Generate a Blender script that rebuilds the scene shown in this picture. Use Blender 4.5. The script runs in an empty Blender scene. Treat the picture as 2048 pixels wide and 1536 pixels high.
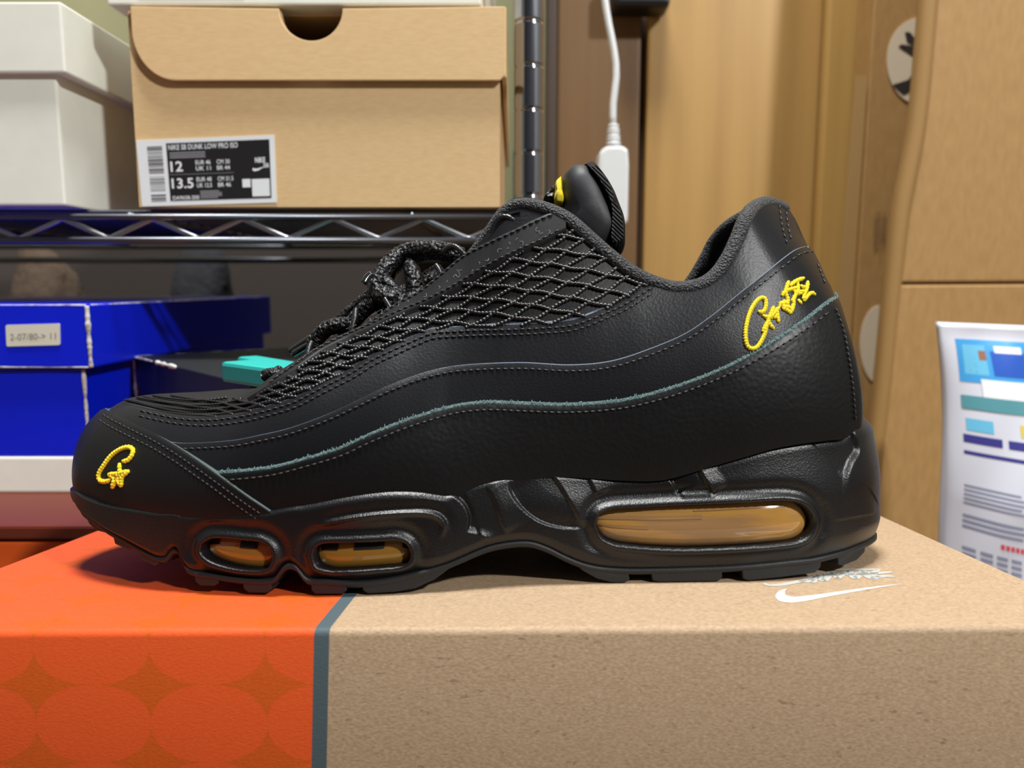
import bpy, bmesh, math, random
import numpy as np
from mathutils import Vector, Matrix
from mathutils.bvhtree import BVHTree

random.seed(7)
rng = np.random.default_rng(7)
SC = bpy.context.scene
COL = SC.collection

# ------------------------------------------------------------------ camera
F = 1538.0                       # focal length in pixels of a 2048 x 1536 frame
H = 0.262                        # camera height above the floor
PITCH = math.radians(7.3)
cam_d = bpy.data.cameras.new('camera')
cam_d.sensor_width = 36.0
cam_d.sensor_fit = 'HORIZONTAL'
cam_d.lens = 36.0 * F / 2048.0
cam_d.clip_start = 0.01
cam_d.dof.use_dof = True
cam_d.dof.focus_distance = 0.285
cam_d.dof.aperture_fstop = 10.5
cam = bpy.data.objects.new('camera', cam_d)
COL.objects.link(cam)
cam.location = (0, 0, H)
cam.rotation_euler = (math.pi / 2 - PITCH, 0, 0)
SC.camera = cam

# ------------------------------------------------------------------ world, lamp, exposure
SC.view_settings.view_transform = 'Standard'
SC.view_settings.look = 'None'
SC.view_settings.gamma = 1.0
SC.view_settings.use_curve_mapping = False
SC.view_settings.exposure = 0.3
wd = bpy.data.worlds.new('world')
SC.world = wd
wd.use_nodes = True
wd.node_tree.nodes['Background'].inputs[0].default_value = (0.80, 0.86, 1.0, 1)
wd.node_tree.nodes['Background'].inputs[1].default_value = 0.11


def area_light(name, loc, target, size, power, color=(1, 1, 1)):
    l = bpy.data.lights.new(name, 'AREA')
    l.shape = 'DISK'
    l.size = size
    l.energy = power
    l.color = color
    o = bpy.data.objects.new(name, l)
    COL.objects.link(o)
    o.location = loc
    o.rotation_euler = (Vector(target) - Vector(loc)).to_track_quat('-Z', 'Y').to_euler()
    return o


area_light('ceiling_lamp', (-0.05, 0.22, 2.15), (-0.05, 0.25, 0.0), 0.45, 54.0, (1.0, 1.0, 0.985))
area_light('room_lamp', (1.25, -1.05, 1.62), (0.0, 0.40, 0.20), 0.16, 36.0, (1.0, 1.0, 0.985))

# ------------------------------------------------------------------ projection helpers
ca, sa = math.cos(PITCH), math.sin(PITCH)
CW = np.array([[1, 0, 0], [0, ca, sa], [0, -sa, ca]])       # camera (right, fwd, up) -> world
CAMW = np.array([0, 0, H])


def ray(u, v):
    return np.array([(u - 1024) / F, 1.0, (768 - v) / F])


def WP(u, v, Y):
    """world point seen at pixel (u, v) at world depth Y"""
    d = CW @ ray(u, v)
    return CAMW + d * (Y / d[1])


def WPz(u, v, z):
    d = CW @ ray(u, v)
    return CAMW + d * ((z - H) / d[2])


nrm = lambda a: a / np.linalg.norm(a)
Sy = nrm(ray(1078, 724))
Sx = nrm(np.cross(np.cross(ray(640, 1258), ray(2048, 1250)), Sy))
if Sx[0] < 0:
    Sx = -Sx
Sz = np.cross(Sx, Sy)
RS = np.array([Sx, Sy, Sz])
OC = ray(1024, 1256) * 0.222
CS = RS @ (-OC)                                             # the camera in the kraft box's frame
Wx, Wy, Wz, WO = CW @ Sx, CW @ Sy, CW @ Sz, CW @ OC + CAMW
MS = Matrix(((Wx[0], Wy[0], Wz[0], WO[0]), (Wx[1], Wy[1], Wz[1], WO[1]),
             (Wx[2], Wy[2], Wz[2], WO[2]), (0, 0, 0, 1)))   # kraft box frame -> world


def SP(u, v, ax, val):
    d = RS @ ray(u, v)
    return CS + d * ((val - CS[ax]) / d[ax])


def spline(pts, n):
    """dense centripetal Catmull-Rom through pts"""
    p = np.array(pts, float)
    p = np.vstack([2 * p[0] - p[1], p, 2 * p[-1] - p[-2]])
    out = []
    k = len(p) - 3
    per = max(2, n // k)
    for i in range(k):
        p0, p1, p2, p3 = p[i:i + 4]
        t0 = 0
        t1 = t0 + max(1e-9, np.linalg.norm(p1 - p0) ** .5)
        t2 = t1 + max(1e-9, np.linalg.norm(p2 - p1) ** .5)
        t3 = t2 + max(1e-9, np.linalg.norm(p3 - p2) ** .5)
        for t in np.linspace(t1, t2, per, endpoint=False):
            a1 = (t1 - t) / (t1 - t0) * p0 + (t - t0) / (t1 - t0) * p1
            a2 = (t2 - t) / (t2 - t1) * p1 + (t - t1) / (t2 - t1) * p2
            a3 = (t3 - t) / (t3 - t2) * p2 + (t - t2) / (t3 - t2) * p3
            b1 = (t2 - t) / (t2 - t0) * a1 + (t - t0) / (t2 - t0) * a2
            b2 = (t3 - t) / (t3 - t1) * a2 + (t - t1) / (t3 - t1) * a3
            out.append((t2 - t) / (t2 - t1) * b1 + (t - t1) / (t2 - t1) * b2)
    out.append(p[-2])
    return np.array(out)


def arclen(p):
    d = np.linalg.norm(np.diff(p, axis=0), axis=1)
    return np.concatenate([[0], np.cumsum(d)])


def resample(p, n):
    s = arclen(p)
    q = np.linspace(0, s[-1], n)
    return np.stack([np.interp(q, s, p[:, k]) for k in range(p.shape[1])], 1)


def sst(x):
    x = np.clip(x, 0, 1)
    return x * x * (3 - 2 * x)


# ------------------------------------------------------------------ materials
def lin(c):
    c = np.array(c, float) / 255.0
    return tuple(np.where(c <= .04045, c / 12.92, ((c + .055) / 1.055) ** 2.4)) + (1.0,)


def mat(name, rgb, rough=.5, metal=0., bump=None, var=None, spec=.5, coat=0., trans=0., sheen=0., ior=1.45):
    """bump=(scale, strength, distance, kind); var=(scale, rgb2, lo, hi, stretch)"""
    m = bpy.data.materials.new(name)
    m.use_nodes = True
    nt = m.node_tree
    b = nt.nodes['Principled BSDF']
    b.inputs['Base Color'].default_value = lin(rgb)
    b.inputs['Roughness'].default_value = rough
    b.inputs['Metallic'].default_value = metal
    b.inputs['Specular IOR Level'].default_value = spec
    b.inputs['Coat Weight'].default_value = coat
    b.inputs['Transmission Weight'].default_value = trans
    b.inputs['Sheen Weight'].default_value = sheen
    b.inputs['IOR'].default_value = ior
    tc = nt.nodes.new('ShaderNodeTexCoord')
    if var:
        sc, rgb2, lo, hi, st = var
        mp = nt.nodes.new('ShaderNodeMapping')
        mp.inputs['Scale'].default_value = st
        nt.links.new(tc.outputs['Object'], mp.inputs[0])
        nz = nt.nodes.new('ShaderNodeTexNoise')
        nz.inputs['Scale'].default_value = sc
        nz.inputs['Detail'].default_value = 5
        nt.links.new(mp.outputs[0], nz.inputs['Vector'])
        rp = nt.nodes.new('ShaderNodeMapRange')
        rp.inputs[1].default_value = lo
        rp.inputs[2].default_value = hi
        nt.links.new(nz.outputs[0], rp.inputs[0])
        mx = nt.nodes.new('ShaderNodeMix')
        mx.data_type = 'RGBA'
        mx.inputs[6].default_value = lin(rgb)
        mx.inputs[7].default_value = lin(rgb2)
        nt.links.new(rp.outputs[0], mx.inputs[0])
        nt.links.new(mx.outputs[2], b.inputs['Base Color'])
    if bump:
        sc, strg, dist, kind = bump
        if kind == 'voronoi':
            tx = nt.nodes.new('ShaderNodeTexVoronoi')
            tx.feature = 'SMOOTH_F1'
            out = tx.outputs['Distance']
        elif kind == 'wave':
            tx = nt.nodes.new('ShaderNodeTexWave')
            tx.bands_direction = 'DIAGONAL'
            out = tx.outputs['Fac']
        else:
            tx = nt.nodes.new('ShaderNodeTexNoise')
            tx.inputs['Detail'].default_value = 4
            out = tx.outputs[0]
        tx.inputs['Scale'].default_value = sc
        nt.links.new(tc.outputs['Object'], tx.inputs['Vector'])
        bp = nt.nodes.new('ShaderNodeBump')
        bp.inputs['Strength'].default_value = strg
        bp.inputs['Distance'].default_value = dist
        nt.links.new(out, bp.inputs['Height'])
        nt.links.new(bp.outputs[0], b.inputs['Normal'])
    return m


M = {}
M['leather'] = mat('black_leather', (16, 17, 21), .37, bump=(1500, .22, .0004, 'noise'), spec=.34)
M['leather_soft'] = mat('soft_leather', (20, 21, 25), .38, bump=(1100, .25, .0004, 'noise'), spec=.34)
M['tumbled'] = mat('tumbled_leather', (13, 14, 16), .40, bump=(640, .2, .0005, 'voronoi'), spec=.36)
M['toe_leather'] = mat('toe_leather', (16, 16, 18), .42, bump=(1400, .2, .0003, 'noise'), spec=.34)
M['raw_edge'] = mat('raw_suede_edge', (84, 106, 106), .95, bump=(1800, .9, .001, 'noise'), var=(900, (58, 76, 78), .35, .65, (1, 1, 1)))
M['cut_edge'] = mat('cut_leather_edge', (104, 116, 132), .6)
M['toe_edge'] = mat('toe_cut_edge', (70, 84, 84), .8)
M['dark_edge'] = mat('dark_leather_edge', (24, 24, 27), .7)
M['base'] = mat('lattice_backing', (18, 18, 20), .55, bump=(900, .2, .0004, 'noise'))
M['cord'] = mat('braided_cord', (24, 24, 27), .34, spec=.75)
M['stitch'] = mat('stitch_thread', (36, 36, 40), .45, spec=.6)
M['eyestay'] = mat('smooth_rubberised', (20, 21, 24), .48, bump=(700, .1, .0003, 'noise'))
M['knit'] = mat('collar_knit', (26, 28, 32), .58, bump=(1500, .8, .0010, 'voronoi'), sheen=.15)
M['lining'] = mat('lining_fabric', (24, 26, 30), .9, sheen=.2, bump=(900, .5, .0008, 'noise'))
M['midsole'] = mat('midsole_foam', (13, 14, 17), .33, bump=(1700, .28, .0005, 'noise'), spec=.55)
M['outsole'] = mat('outsole_rubber', (27, 28, 31), .55, bump=(1500, .2, .0004, 'noise'))
M['lace'] = mat('lace_braid', (24, 24, 27), .45, bump=(700, .9, .002, 'voronoi'))
M['yellow'] = mat('yellow_thread', (250, 226, 40), .5, spec=.5, bump=(2600, .5, .0006, 'wave'))
M['amber'] = mat('amber_bladder', (184, 138, 70), .10, coat=.6, trans=.1, spec=.5, var=(60, (152, 118, 80), .42, .6, (.4, 1, 4)))
M['clear_amber'] = mat('smoky_amber_bladder', (150, 110, 42), .05, coat=.8, trans=.25)
M['amber_rim'] = mat('amber_rim', (176, 128, 18), .25, trans=.1)
M['amber_seam_shade'] = mat('amber_seam_shade', (146, 112, 78), .12, coat=.6)
M['black'] = mat('black_plastic', (16, 16, 18), .4)
M['aglet'] = mat('clear_black_tip', (30, 32, 32), .15, coat=.6)


# ------------------------------------------------------------------ object helpers
def mesh_obj(name, verts, faces, material, parent=None, smooth=True, fmat=None, mats=None):
    me = bpy.data.meshes.new(name)
    me.from_pydata([tuple(map(float, v)) for v in verts], [], [tuple(map(int, f)) for f in faces])
    for m in (mats or [material]):
        me.materials.append(m)
    if smooth:
        me.polygons.foreach_set('use_smooth', [True] * len(me.polygons))
    if fmat is not None:
        me.polygons.foreach_set('material_index', [int(i) for i in fmat])
    me.update()
    o = bpy.data.objects.new(name, me)
    COL.objects.link(o)
    if parent:
        o.parent = parent
    return o


def empty(name, label, cat, M4, group=None):
    o = bpy.data.objects.new(name, None)
    COL.objects.link(o)
    o.empty_display_size = .02
    o.matrix_world = M4
    return tag(o, label, cat, group)


def tag(o, label, cat, group=None):
    o['label'] = label
    o['category'] = cat
    if group:
        o['group'] = group
    return o


def grid_faces(n, m, base=0, flip=False, wrap=False):
    f = []
    mm = m if wrap else m - 1
    for i in range(n - 1):
        for j in range(mm):
            a, b = base + i * m + j, base + i * m + (j + 1) % m
            c, d = base + (i + 1) * m + (j + 1) % m, base + (i + 1) * m + j
            f.append((a, d, c, b) if flip else (a, b, c, d))
    return f


def tube_geo(p, r, seg=8, base=0, caps=True):
    """tube along points p (n,3); r scalar or array"""
    p = np.array(p, float)
    n = len(p)
    r = np.broadcast_to(np.array(r, float), (n,))
    t = np.gradient(p, axis=0)
    t /= np.linalg.norm(t, axis=1)[:, None] + 1e-12
    up = np.array([0, 0, 1.0])
    if abs(t[0] @ up) > .9:
        up = np.array([0, 1.0, 0])
    u = nrm(np.cross(t[0], up))
    vs = []
    for i in range(n):
        u = u - t[i] * (u @ t[i])
        u = nrm(u)
        w = np.cross(t[i], u)
        for k in range(seg):
            a = 2 * math.pi * k / seg
            vs.append(p[i] + r[i] * (math.cos(a) * u + math.sin(a) * w))
    fs = grid_faces(n, seg, base, flip=True, wrap=True)
    if caps:
        fs.append(tuple(base + k for k in range(seg)))
        fs.append(tuple(base + (n - 1) * seg + k for k in reversed(range(seg))))
    return vs, fs


def tube(name, p, r, material, parent=None, seg=8):
    v, f = tube_geo(p, r, seg)
    return mesh_obj(name, v, f, material, parent)


def bev_box(name, c, material, parent=None, bevel=.001, seg=2):
    """c: 8 corners: bottom front-left, front-right, back-right, back-left, then the top four"""
    bm = bmesh.new()
    vs = [bm.verts.new(tuple(map(float, p))) for p in c]
    for f in ((3, 2, 1, 0), (4, 5, 6, 7), (0, 1, 5, 4), (1, 2, 6, 5), (2, 3, 7, 6), (3, 0, 4, 7)):
        bm.faces.new([vs[i] for i in f])
    bmesh.ops.recalc_face_normals(bm, faces=bm.faces)
    if bevel:
        bmesh.ops.bevel(bm, geom=bm.edges[:], offset=bevel, segments=seg, profile=.6, affect='EDGES')
    me = bpy.data.meshes.new(name)
    bm.to_mesh(me)
    bm.free()
    me.materials.append(material)
    o = bpy.data.objects.new(name, me)
    COL.objects.link(o)
    if parent:
        o.parent = parent
    return o


def aabox(name, x0, x1, y0, y1, z0, z1, material, parent=None, bevel=.001):
    return bev_box(name, [(x0, y0, z0), (x1, y0, z0), (x1, y1, z0), (x0, y1, z0),
                          (x0, y0, z1), (x1, y0, z1), (x1, y1, z1), (x0, y1, z1)], material, parent, bevel)


def prism(name, outline, frame, depth, material, parent=None, bevel=0.):
    """outline: 2-D points; frame(p, d) -> 3-D; extruded from d=0 to d=depth"""
    bm = bmesh.new()
    a = [bm.verts.new(tuple(map(float, frame(p, 0)))) for p in outline]
    b = [bm.verts.new(tuple(map(float, frame(p, depth)))) for p in outline]
    n = len(a)
    bm.faces.new(a)
    bm.faces.new(b[::-1])
    for i in range(n):
        j = (i + 1) % n
        bm.faces.new((a[j], a[i], b[i], b[j]))
    bmesh.ops.recalc_face_normals(bm, faces=bm.faces)
    if bevel:
        ed = [e for e in bm.edges if len(e.link_faces) == 2 and e.calc_face_angle(0) > .5]
        bmesh.ops.bevel(bm, geom=ed, offset=bevel, segments=2, profile=.6, affect='EDGES')
    me = bpy.data.meshes.new(name)
    bm.to_mesh(me)
    bm.free()
    me.materials.append(material)
    o = bpy.data.objects.new(name, me)
    COL.objects.link(o)
    if parent:
        o.parent = parent
    return o


def text_geo(s, bold=0.0):
    """flat text: verts normalised so that x spans 0..1, y spans 0..1"""
    cu = bpy.data.curves.new('txt', 'FONT')
    cu.body = s
    cu.offset = bold
    cu.resolution_u = 3
    o = bpy.data.objects.new('txt', cu)
    COL.objects.link(o)
    bpy.context.view_layer.update()
    me = bpy.data.meshes.new_from_object(o.evaluated_get(bpy.context.evaluated_depsgraph_get()))
    v = np.array([x.co[:2] for x in me.vertices])
    f = [tuple(p.vertices) for p in me.polygons]
    bpy.data.objects.remove(o)
    bpy.data.curves.remove(cu)
    bpy.data.meshes.remove(me)
    lo, hi = v.min(0), v.max(0)
    return (v - lo) / (hi - lo), f


#%%SHOE
# ================================================================== the shoe (all in the kraft box's frame)
YC = .0865
shoe_c = np.array([-.02, YC, 0.])
SHOE = empty('sneaker', 'black leather sneaker with yellow embroidery standing on the orange and kraft shoebox', 'shoe',
             MS @ Matrix.Translation(Vector(shoe_c)))


def shoe_obj(name, v, f, m, parent=SHOE, **k):
    return mesh_obj(name, np.array(v) - shoe_c, f, m, parent, **k)


NP_ = [(-.1765, .0845), (-.1752, .076), (-.1715, .0675), (-.164, .058), (-.152, .0490), (-.135, .0410), (-.11, .0345), (-.08, .0305),
       (-.055, .0300), (-.03, .0325), (0, .0385), (.03, .0420), (.06, .0428), (.085, .0435), (.105, .0475), (.122, .0565),
       (.133, .068), (.1385, .0775), (.1405, .0875)]
FP_ = [(-.1765, .0845), (-.1745, .096), (-.168, .108), (-.155, .121), (-.13, .133), (-.10, .140), (-.06, .1435), (-.02, .141), (.02, .136),
       (.06, .132), (.09, .128), (.115, .118), (.130, .107), (.1385, .0975), (.1405, .0875)]
NPL = resample(spline(NP_, 1200), 1600)
FPL = resample(spline(FP_, 1200), 1600)
AA = np.linspace(0, 1, 1600)


def plan(a, far=False):
    """outline point and outward normal of the plan at parameter a (of the near outline; far side matched by x)"""
    a = np.asarray(a, float)
    x = np.interp(a, AA, NPL[:, 0])
    if not far:
        p = np.stack([x, np.interp(a, AA, NPL[:, 1])], -1)
        tx = np.interp(a, AA, np.gradient(NPL[:, 0]))
        ty = np.interp(a, AA, np.gradient(NPL[:, 1]))
        nn = np.stack([ty, -tx], -1)
    else:
        af = np.interp(x, FPL[:, 0], AA)
        p = np.stack([x, np.interp(af, AA, FPL[:, 1])], -1)
        tx = np.interp(af, AA, np.gradient(FPL[:, 0]))
        ty = np.interp(af, AA, np.gradient(FPL[:, 1]))
        nn = np.stack([-ty, tx], -1)
    nn /= np.linalg.norm(nn, axis=-1)[..., None]
    return p, nn


def aN(x):
    return np.interp(x, NPL[:, 0], AA)


def hit_plan(u, v, inset=0.):
    d = RS @ ray(u, v)
    q = NPL
    if inset:
        _, nn = plan(AA)
        q = NPL - nn * inset
    s = (q[:, 0] - CS[0]) * d[1] - (q[:, 1] - CS[1]) * d[0]
    k = np.where(s[:-1] * s[1:] <= 0)[0]
    if len(k) == 0:
        k = [np.argmin(np.abs(s))]
        fr = 0.
        i = k[0]
        a = AA[i]
        pt = q[i]
    else:
        ts = [(q[i] - CS[:2]) @ d[:2] for i in k]
        i = k[int(np.argmin(ts))]
        fr = s[i] / (s[i] - s[i + 1] + 1e-15)
        a = AA[i] + fr * (AA[i + 1] - AA[i])
        pt = q[i] + fr * (q[i + 1] - q[i])
    t = ((pt - CS[:2]) @ d[:2]) / (d[:2] @ d[:2])
    return a, CS[2] + t * d[2]


def az(px, n=300):
    r = np.array([hit_plan(u, v) for u, v in spline(px, n)])
    o = np.argsort(r[:, 0])
    r = r[o]
    _, k = np.unique(np.round(r[:, 0], 4), return_index=True)
    return r[k]


TOPPX = [(149, 981), (168, 992), (207, 1005), (263, 1013), (328, 1020), (383, 1024), (442, 1022), (507, 1017), (556, 1012), (618, 1001),
         (687, 987), (738, 979), (789, 975), (840, 977), (875, 982), (895, 984), (912, 978), (943, 965), (977, 955), (1011, 948), (1046, 942),
         (1080, 939), (1131, 937), (1182, 939), (1246, 943), (1320, 943), (1375, 930), (1430, 913), (1503, 892), (1558, 877), (1613, 868),
         (1668, 862), (1697, 859), (1712, 848), (1722, 838)]
BOTPX = [(149, 1010), (159, 1027), (181, 1043), (207, 1062), (247, 1085), (282, 1105), (308, 1118), (324, 1118), (336, 1104), (344, 1100), (352, 1104),
         (361, 1124), (370, 1141), (383, 1147), (426, 1154), (475, 1161), (523, 1164), (544, 1160), (558, 1142), (572, 1132), (588, 1136), (598, 1148),
         (611, 1162), (654, 1165), (687, 1168), (714, 1169), (772, 1163), (823, 1152), (892, 1133), (926, 1119), (977, 1098), (1028, 1088),
         (1063, 1088), (1097, 1099), (1131, 1116), (1165, 1130), (1199, 1138), (1250, 1142), (1320, 1142), (1393, 1140), (1466, 1137),
         (1539, 1131), (1594, 1125), (1631, 1121), (1668, 1113), (1704, 1103), (1741, 1088)]
_t, _b = az(TOPPX, 600), az(BOTPX, 900)
zT = lambda a: np.interp(a, _t[:, 0], _t[:, 1])
zM = lambda a: np.interp(a, _b[:, 0], _b[:, 1])

# ---- rim / ridge of the upper: (u, v, depth)
RPX = [(262, 795, YC), (300, 789, YC), (350, 786, YC), (400, 784, YC), (440, 781, YC - .0005), (475, 778, .085), (507, 778, .082), (539, 770, .080),
       (578, 738, .077), (629, 703, .0735), (676, 676, .0715), (719, 656, .070), (754, 635, .0685), (797, 606, .067), (840, 580, .0655),
       (891, 539, .064), (930, 507, .063), (952, 481, .0625), (982, 441, .062), (1003, 413, .0615), (1024, 398, .061), (1045, 394, .060),
       (1080, 400, .0585), (1110, 411, .0575), (1140, 428, .0565), (1180, 463, .0555), (1220, 498, .055), (1260, 528, .0545), (1300, 548, .0545),
       (1350, 562, .0545), (1400, 556, .055), (1430, 537, .056), (1455, 503, .0575), (1475, 462, .060), (1490, 425, .063), (1505, 404, .068),
       (1525, 394, .0745), (1545, 395, .081), (1566, 405, YC)]
_r = spline(RPX, 700)
RL = np.array([SP(u, v, 1, y) for u, v, y in _r])
RL[:, 0] = np.maximum.accumulate(RL[:, 0] + np.arange(len(RL)) * 1e-8)
_xk = [(0, RL[0, 0]), (float(aN(-.125)), -.118), (float(aN(-.06)), -.060), (float(aN(.05)), .047), (float(aN(.105)), .078), (float(aN(.128)), .092), (1, RL[-1, 0])]


def xR(a):
    return np.interp(a, [k[0] for k in _xk], [k[1] for k in _xk])


_xa = np.linspace(0, 1, 801)
_xs = np.convolve(np.pad(xR(_xa), 30, mode='reflect', reflect_type='odd'), np.ones(61) / 61, 'valid')


def rim(a, far=False):
    x = np.interp(a, _xa, _xs)
    y = np.interp(x, RL[:, 0], RL[:, 1])
    z = np.interp(x, RL[:, 0], RL[:, 2])
    if far:
        y = 2 * YC - y
    return np.stack([x, y, z], -1)


TOEPX = [(150, 983), (146, 952), (148, 920), (155, 890), (170, 858), (190, 835), (210, 818), (232, 805), (262, 795)]
HEELPX = [(1719, 838), (1717, 800), (1712, 760), (1702, 700), (1690, 650), (1675, 600), (1660, 565), (1640, 520), (1620, 485), (1607, 455), (1590, 428), (1566, 405)]
TOEC = resample(np.array([SP(u, v, 1, .078 + .0085 * i / 200) for i, (u, v) in enumerate(resample(spline(TOEPX, 200), 200))]), 200)
HEELC = resample(np.array([SP(u, v, 1, .083) for u, v in spline(HEELPX, 200)]), 200)
HEELC[:, 1] = YC


def upper(a, t, far=False):
    """the upper's surface: a along the outline, t from the midsole to the rim (arrays of one shape)"""
    a, t = np.broadcast_arrays(np.asarray(a, float), np.asarray(t, float))
    p, nn = plan(a, far)
    B = np.concatenate([p - nn * (.0048 + .0012 * sst(1 - a / .12))[..., None], (zT(a) - .003)[..., None]], -1)
    R = rim(a, far)
    h = (R[..., 2] - B[..., 2])[..., None]
    hor = R - B
    hor = hor * np.array([1, 1, 0])
    out = np.concatenate([nn, np.zeros(nn.shape[:-1] + (1,))], -1)
    w = sst((p[..., 0] + .10) / .10)[..., None]           # 0 forefoot .. 1 collar
    up = np.array([0, 0, 1.])
    C1 = B + up * h * (.62 * (1 - w) + .42 * w) + out * (.0045 * (1 - w) + .004 * w)
    C2 = R - hor * (.62 * (1 - w) + .22 * w) - up * h * (-.02 * (1 - w) + .26 * w) + out * .004 * w
    T = t[..., None]
    bez = lambda b0, c1, c2, r, s: b0 * (1 - s) ** 3 + 3 * c1 * s * (1 - s) ** 2 + 3 * c2 * s * s * (1 - s) + r * s ** 3
    P = bez(B, C1, C2, R, T)
    tq = np.linspace(0, 1, 200)
    for a0, C, wid in ((0., TOEC, .13), (1., HEELC, .10)):
        key = (a0, far)
        if key not in _tipc:
            _tipc[key] = None
            b0 = upper(np.full(200, a0), tq, far)
            _tipc[key] = C - b0
        D = _tipc[key]
        if D is None:
            continue
        wt = sst(1 - np.abs(a - a0) / wid)[..., None]
        P = P + wt * np.stack([np.interp(t, tq, D[:, k]) for k in range(3)], -1)
    return P


_tipc = {}
upper(np.array([0.]), np.array([0.]), False)
upper(np.array([0.]), np.array([0.]), True)


def to_px(P):
    c = (np.asarray(P) - CS) @ RS
    return 1024 + F * c[..., 0] / c[..., 1], 768 - F * c[..., 2] / c[..., 1]


# pull the toe and heel curves in until the outline of the whole upper falls on the measured one
for a0, PXL, sg, rng_ in ((0., TOEPX, -1, np.linspace(0, .16, 50)), (1., HEELPX, 1, np.linspace(.86, 1, 50))):
    pl = spline(PXL, 200)
    o_ = np.argsort(pl[:, 1])
    for it in range(6):
        tq = np.linspace(0, 1, 200)
        u_, v_ = to_px(upper(rng_[:, None], tq[None, :], False))
        k_ = np.argmax(u_ * sg, 0)
        uu, vv = u_[k_, np.arange(200)], v_[k_, np.arange(200)]
        du = np.interp(vv, pl[o_, 1], pl[o_, 0]) - uu - sg * (9 if a0 == 0 else 15)
        w_ = sst((1 - tq) / .25)
        dx = du * w_ * .30 / F * .8
        dx = np.convolve(np.pad(dx, 8, mode='edge'), np.ones(17) / 17, 'valid')
        for fr in (False, True):
            _tipc[(a0, fr)][:, 0] += dx


def unorm(a, t, far=False):
    e = 2e-3
    da = upper(np.clip(a + e, 0, 1), t, far) - upper(np.clip(a - e, 0, 1), t, far)
    dt = upper(a, np.clip(t + e, 0, 1), far) - upper(a, np.clip(t - e, 0, 1), far)
    n = np.cross(da, dt)
    if far:
        n = -n
    ln = np.linalg.norm(n, axis=-1)[..., None]
    return n / np.maximum(ln, 1e-12)


# ---- near grid used for ray casting
GA = .5 - .5 * np.cos(np.linspace(0, math.pi, 420))
GA = .6 * GA + .4 * np.linspace(0, 1, 420)
GT = np.linspace(0, 1, 80)
G = upper(GA[:, None], GT[None, :])
BV = BVHTree.FromPolygons([Vector(p) for p in G.reshape(-1, 3)], grid_faces(420, 80))
CSV = Vector(CS)


def hit(u, v):
    d = RS @ ray(u, v)
    loc, nn, idx, dist = BV.ray_cast(CSV, Vector(d).normalized())
    if loc is None:
        loc, nn, idx, dist = BV.find_nearest(CSV + Vector(d) * (.30 / d[1]))
    i, j = idx // 79, idx % 79
    p = np.array(loc)
    p00, p10, p01 = G[i, j], G[i + 1, j], G[i, j + 1]
    A = np.stack([p10 - p00, p01 - p00], 1)
    s, *_ = np.linalg.lstsq(A, p - p00, rcond=None)
    s = np.clip(s, 0, 1)
    return GA[i] + s[0] * (GA[i + 1] - GA[i]), GT[j] + s[1] * (GT[j + 1] - GT[j])


def hits(px, n=120, dense=True):
    q = spline(px, n) if dense else np.array(px, float)
    return np.array([hit(u, v) for u, v in q])


def onto(px, off, dense=True, n=120):
    h = hits(px, n, dense)
    return upper(h[:, 0], h[:, 1]) + unorm(h[:, 0], h[:, 1]) * np.asarray(off)[..., None]


def edge_fn(px, n=260):
    r = hits(px, n)
    o = np.argsort(r[:, 0])
    r = r[o]
    _, k = np.unique(np.round(r[:, 0], 4), return_index=True)
    r = r[k]
    return (lambda a: np.interp(a, r[:, 0], r[:, 1])), r[0, 0], r[-1, 0]


# ---- base body of the upper, both sides
def body_mesh(far):
    n, m = (240, 40)
    ga = .5 - .5 * np.cos(np.linspace(0, math.pi, n))
    ga = .6 * ga + .4 * np.linspace(0, 1, n)
    g = upper(ga[:, None], np.linspace(0, 1, m)[None, :], far)
    return g.reshape(-1, 3), grid_faces(n, m, flip=far)


v, f = body_mesh(False)
v2, f2 = body_mesh(True)
shoe_obj('upper_base', np.vstack([v, v2]), f + [tuple(i + len(v) for i in q) for q in f2], M['base'])


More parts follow.
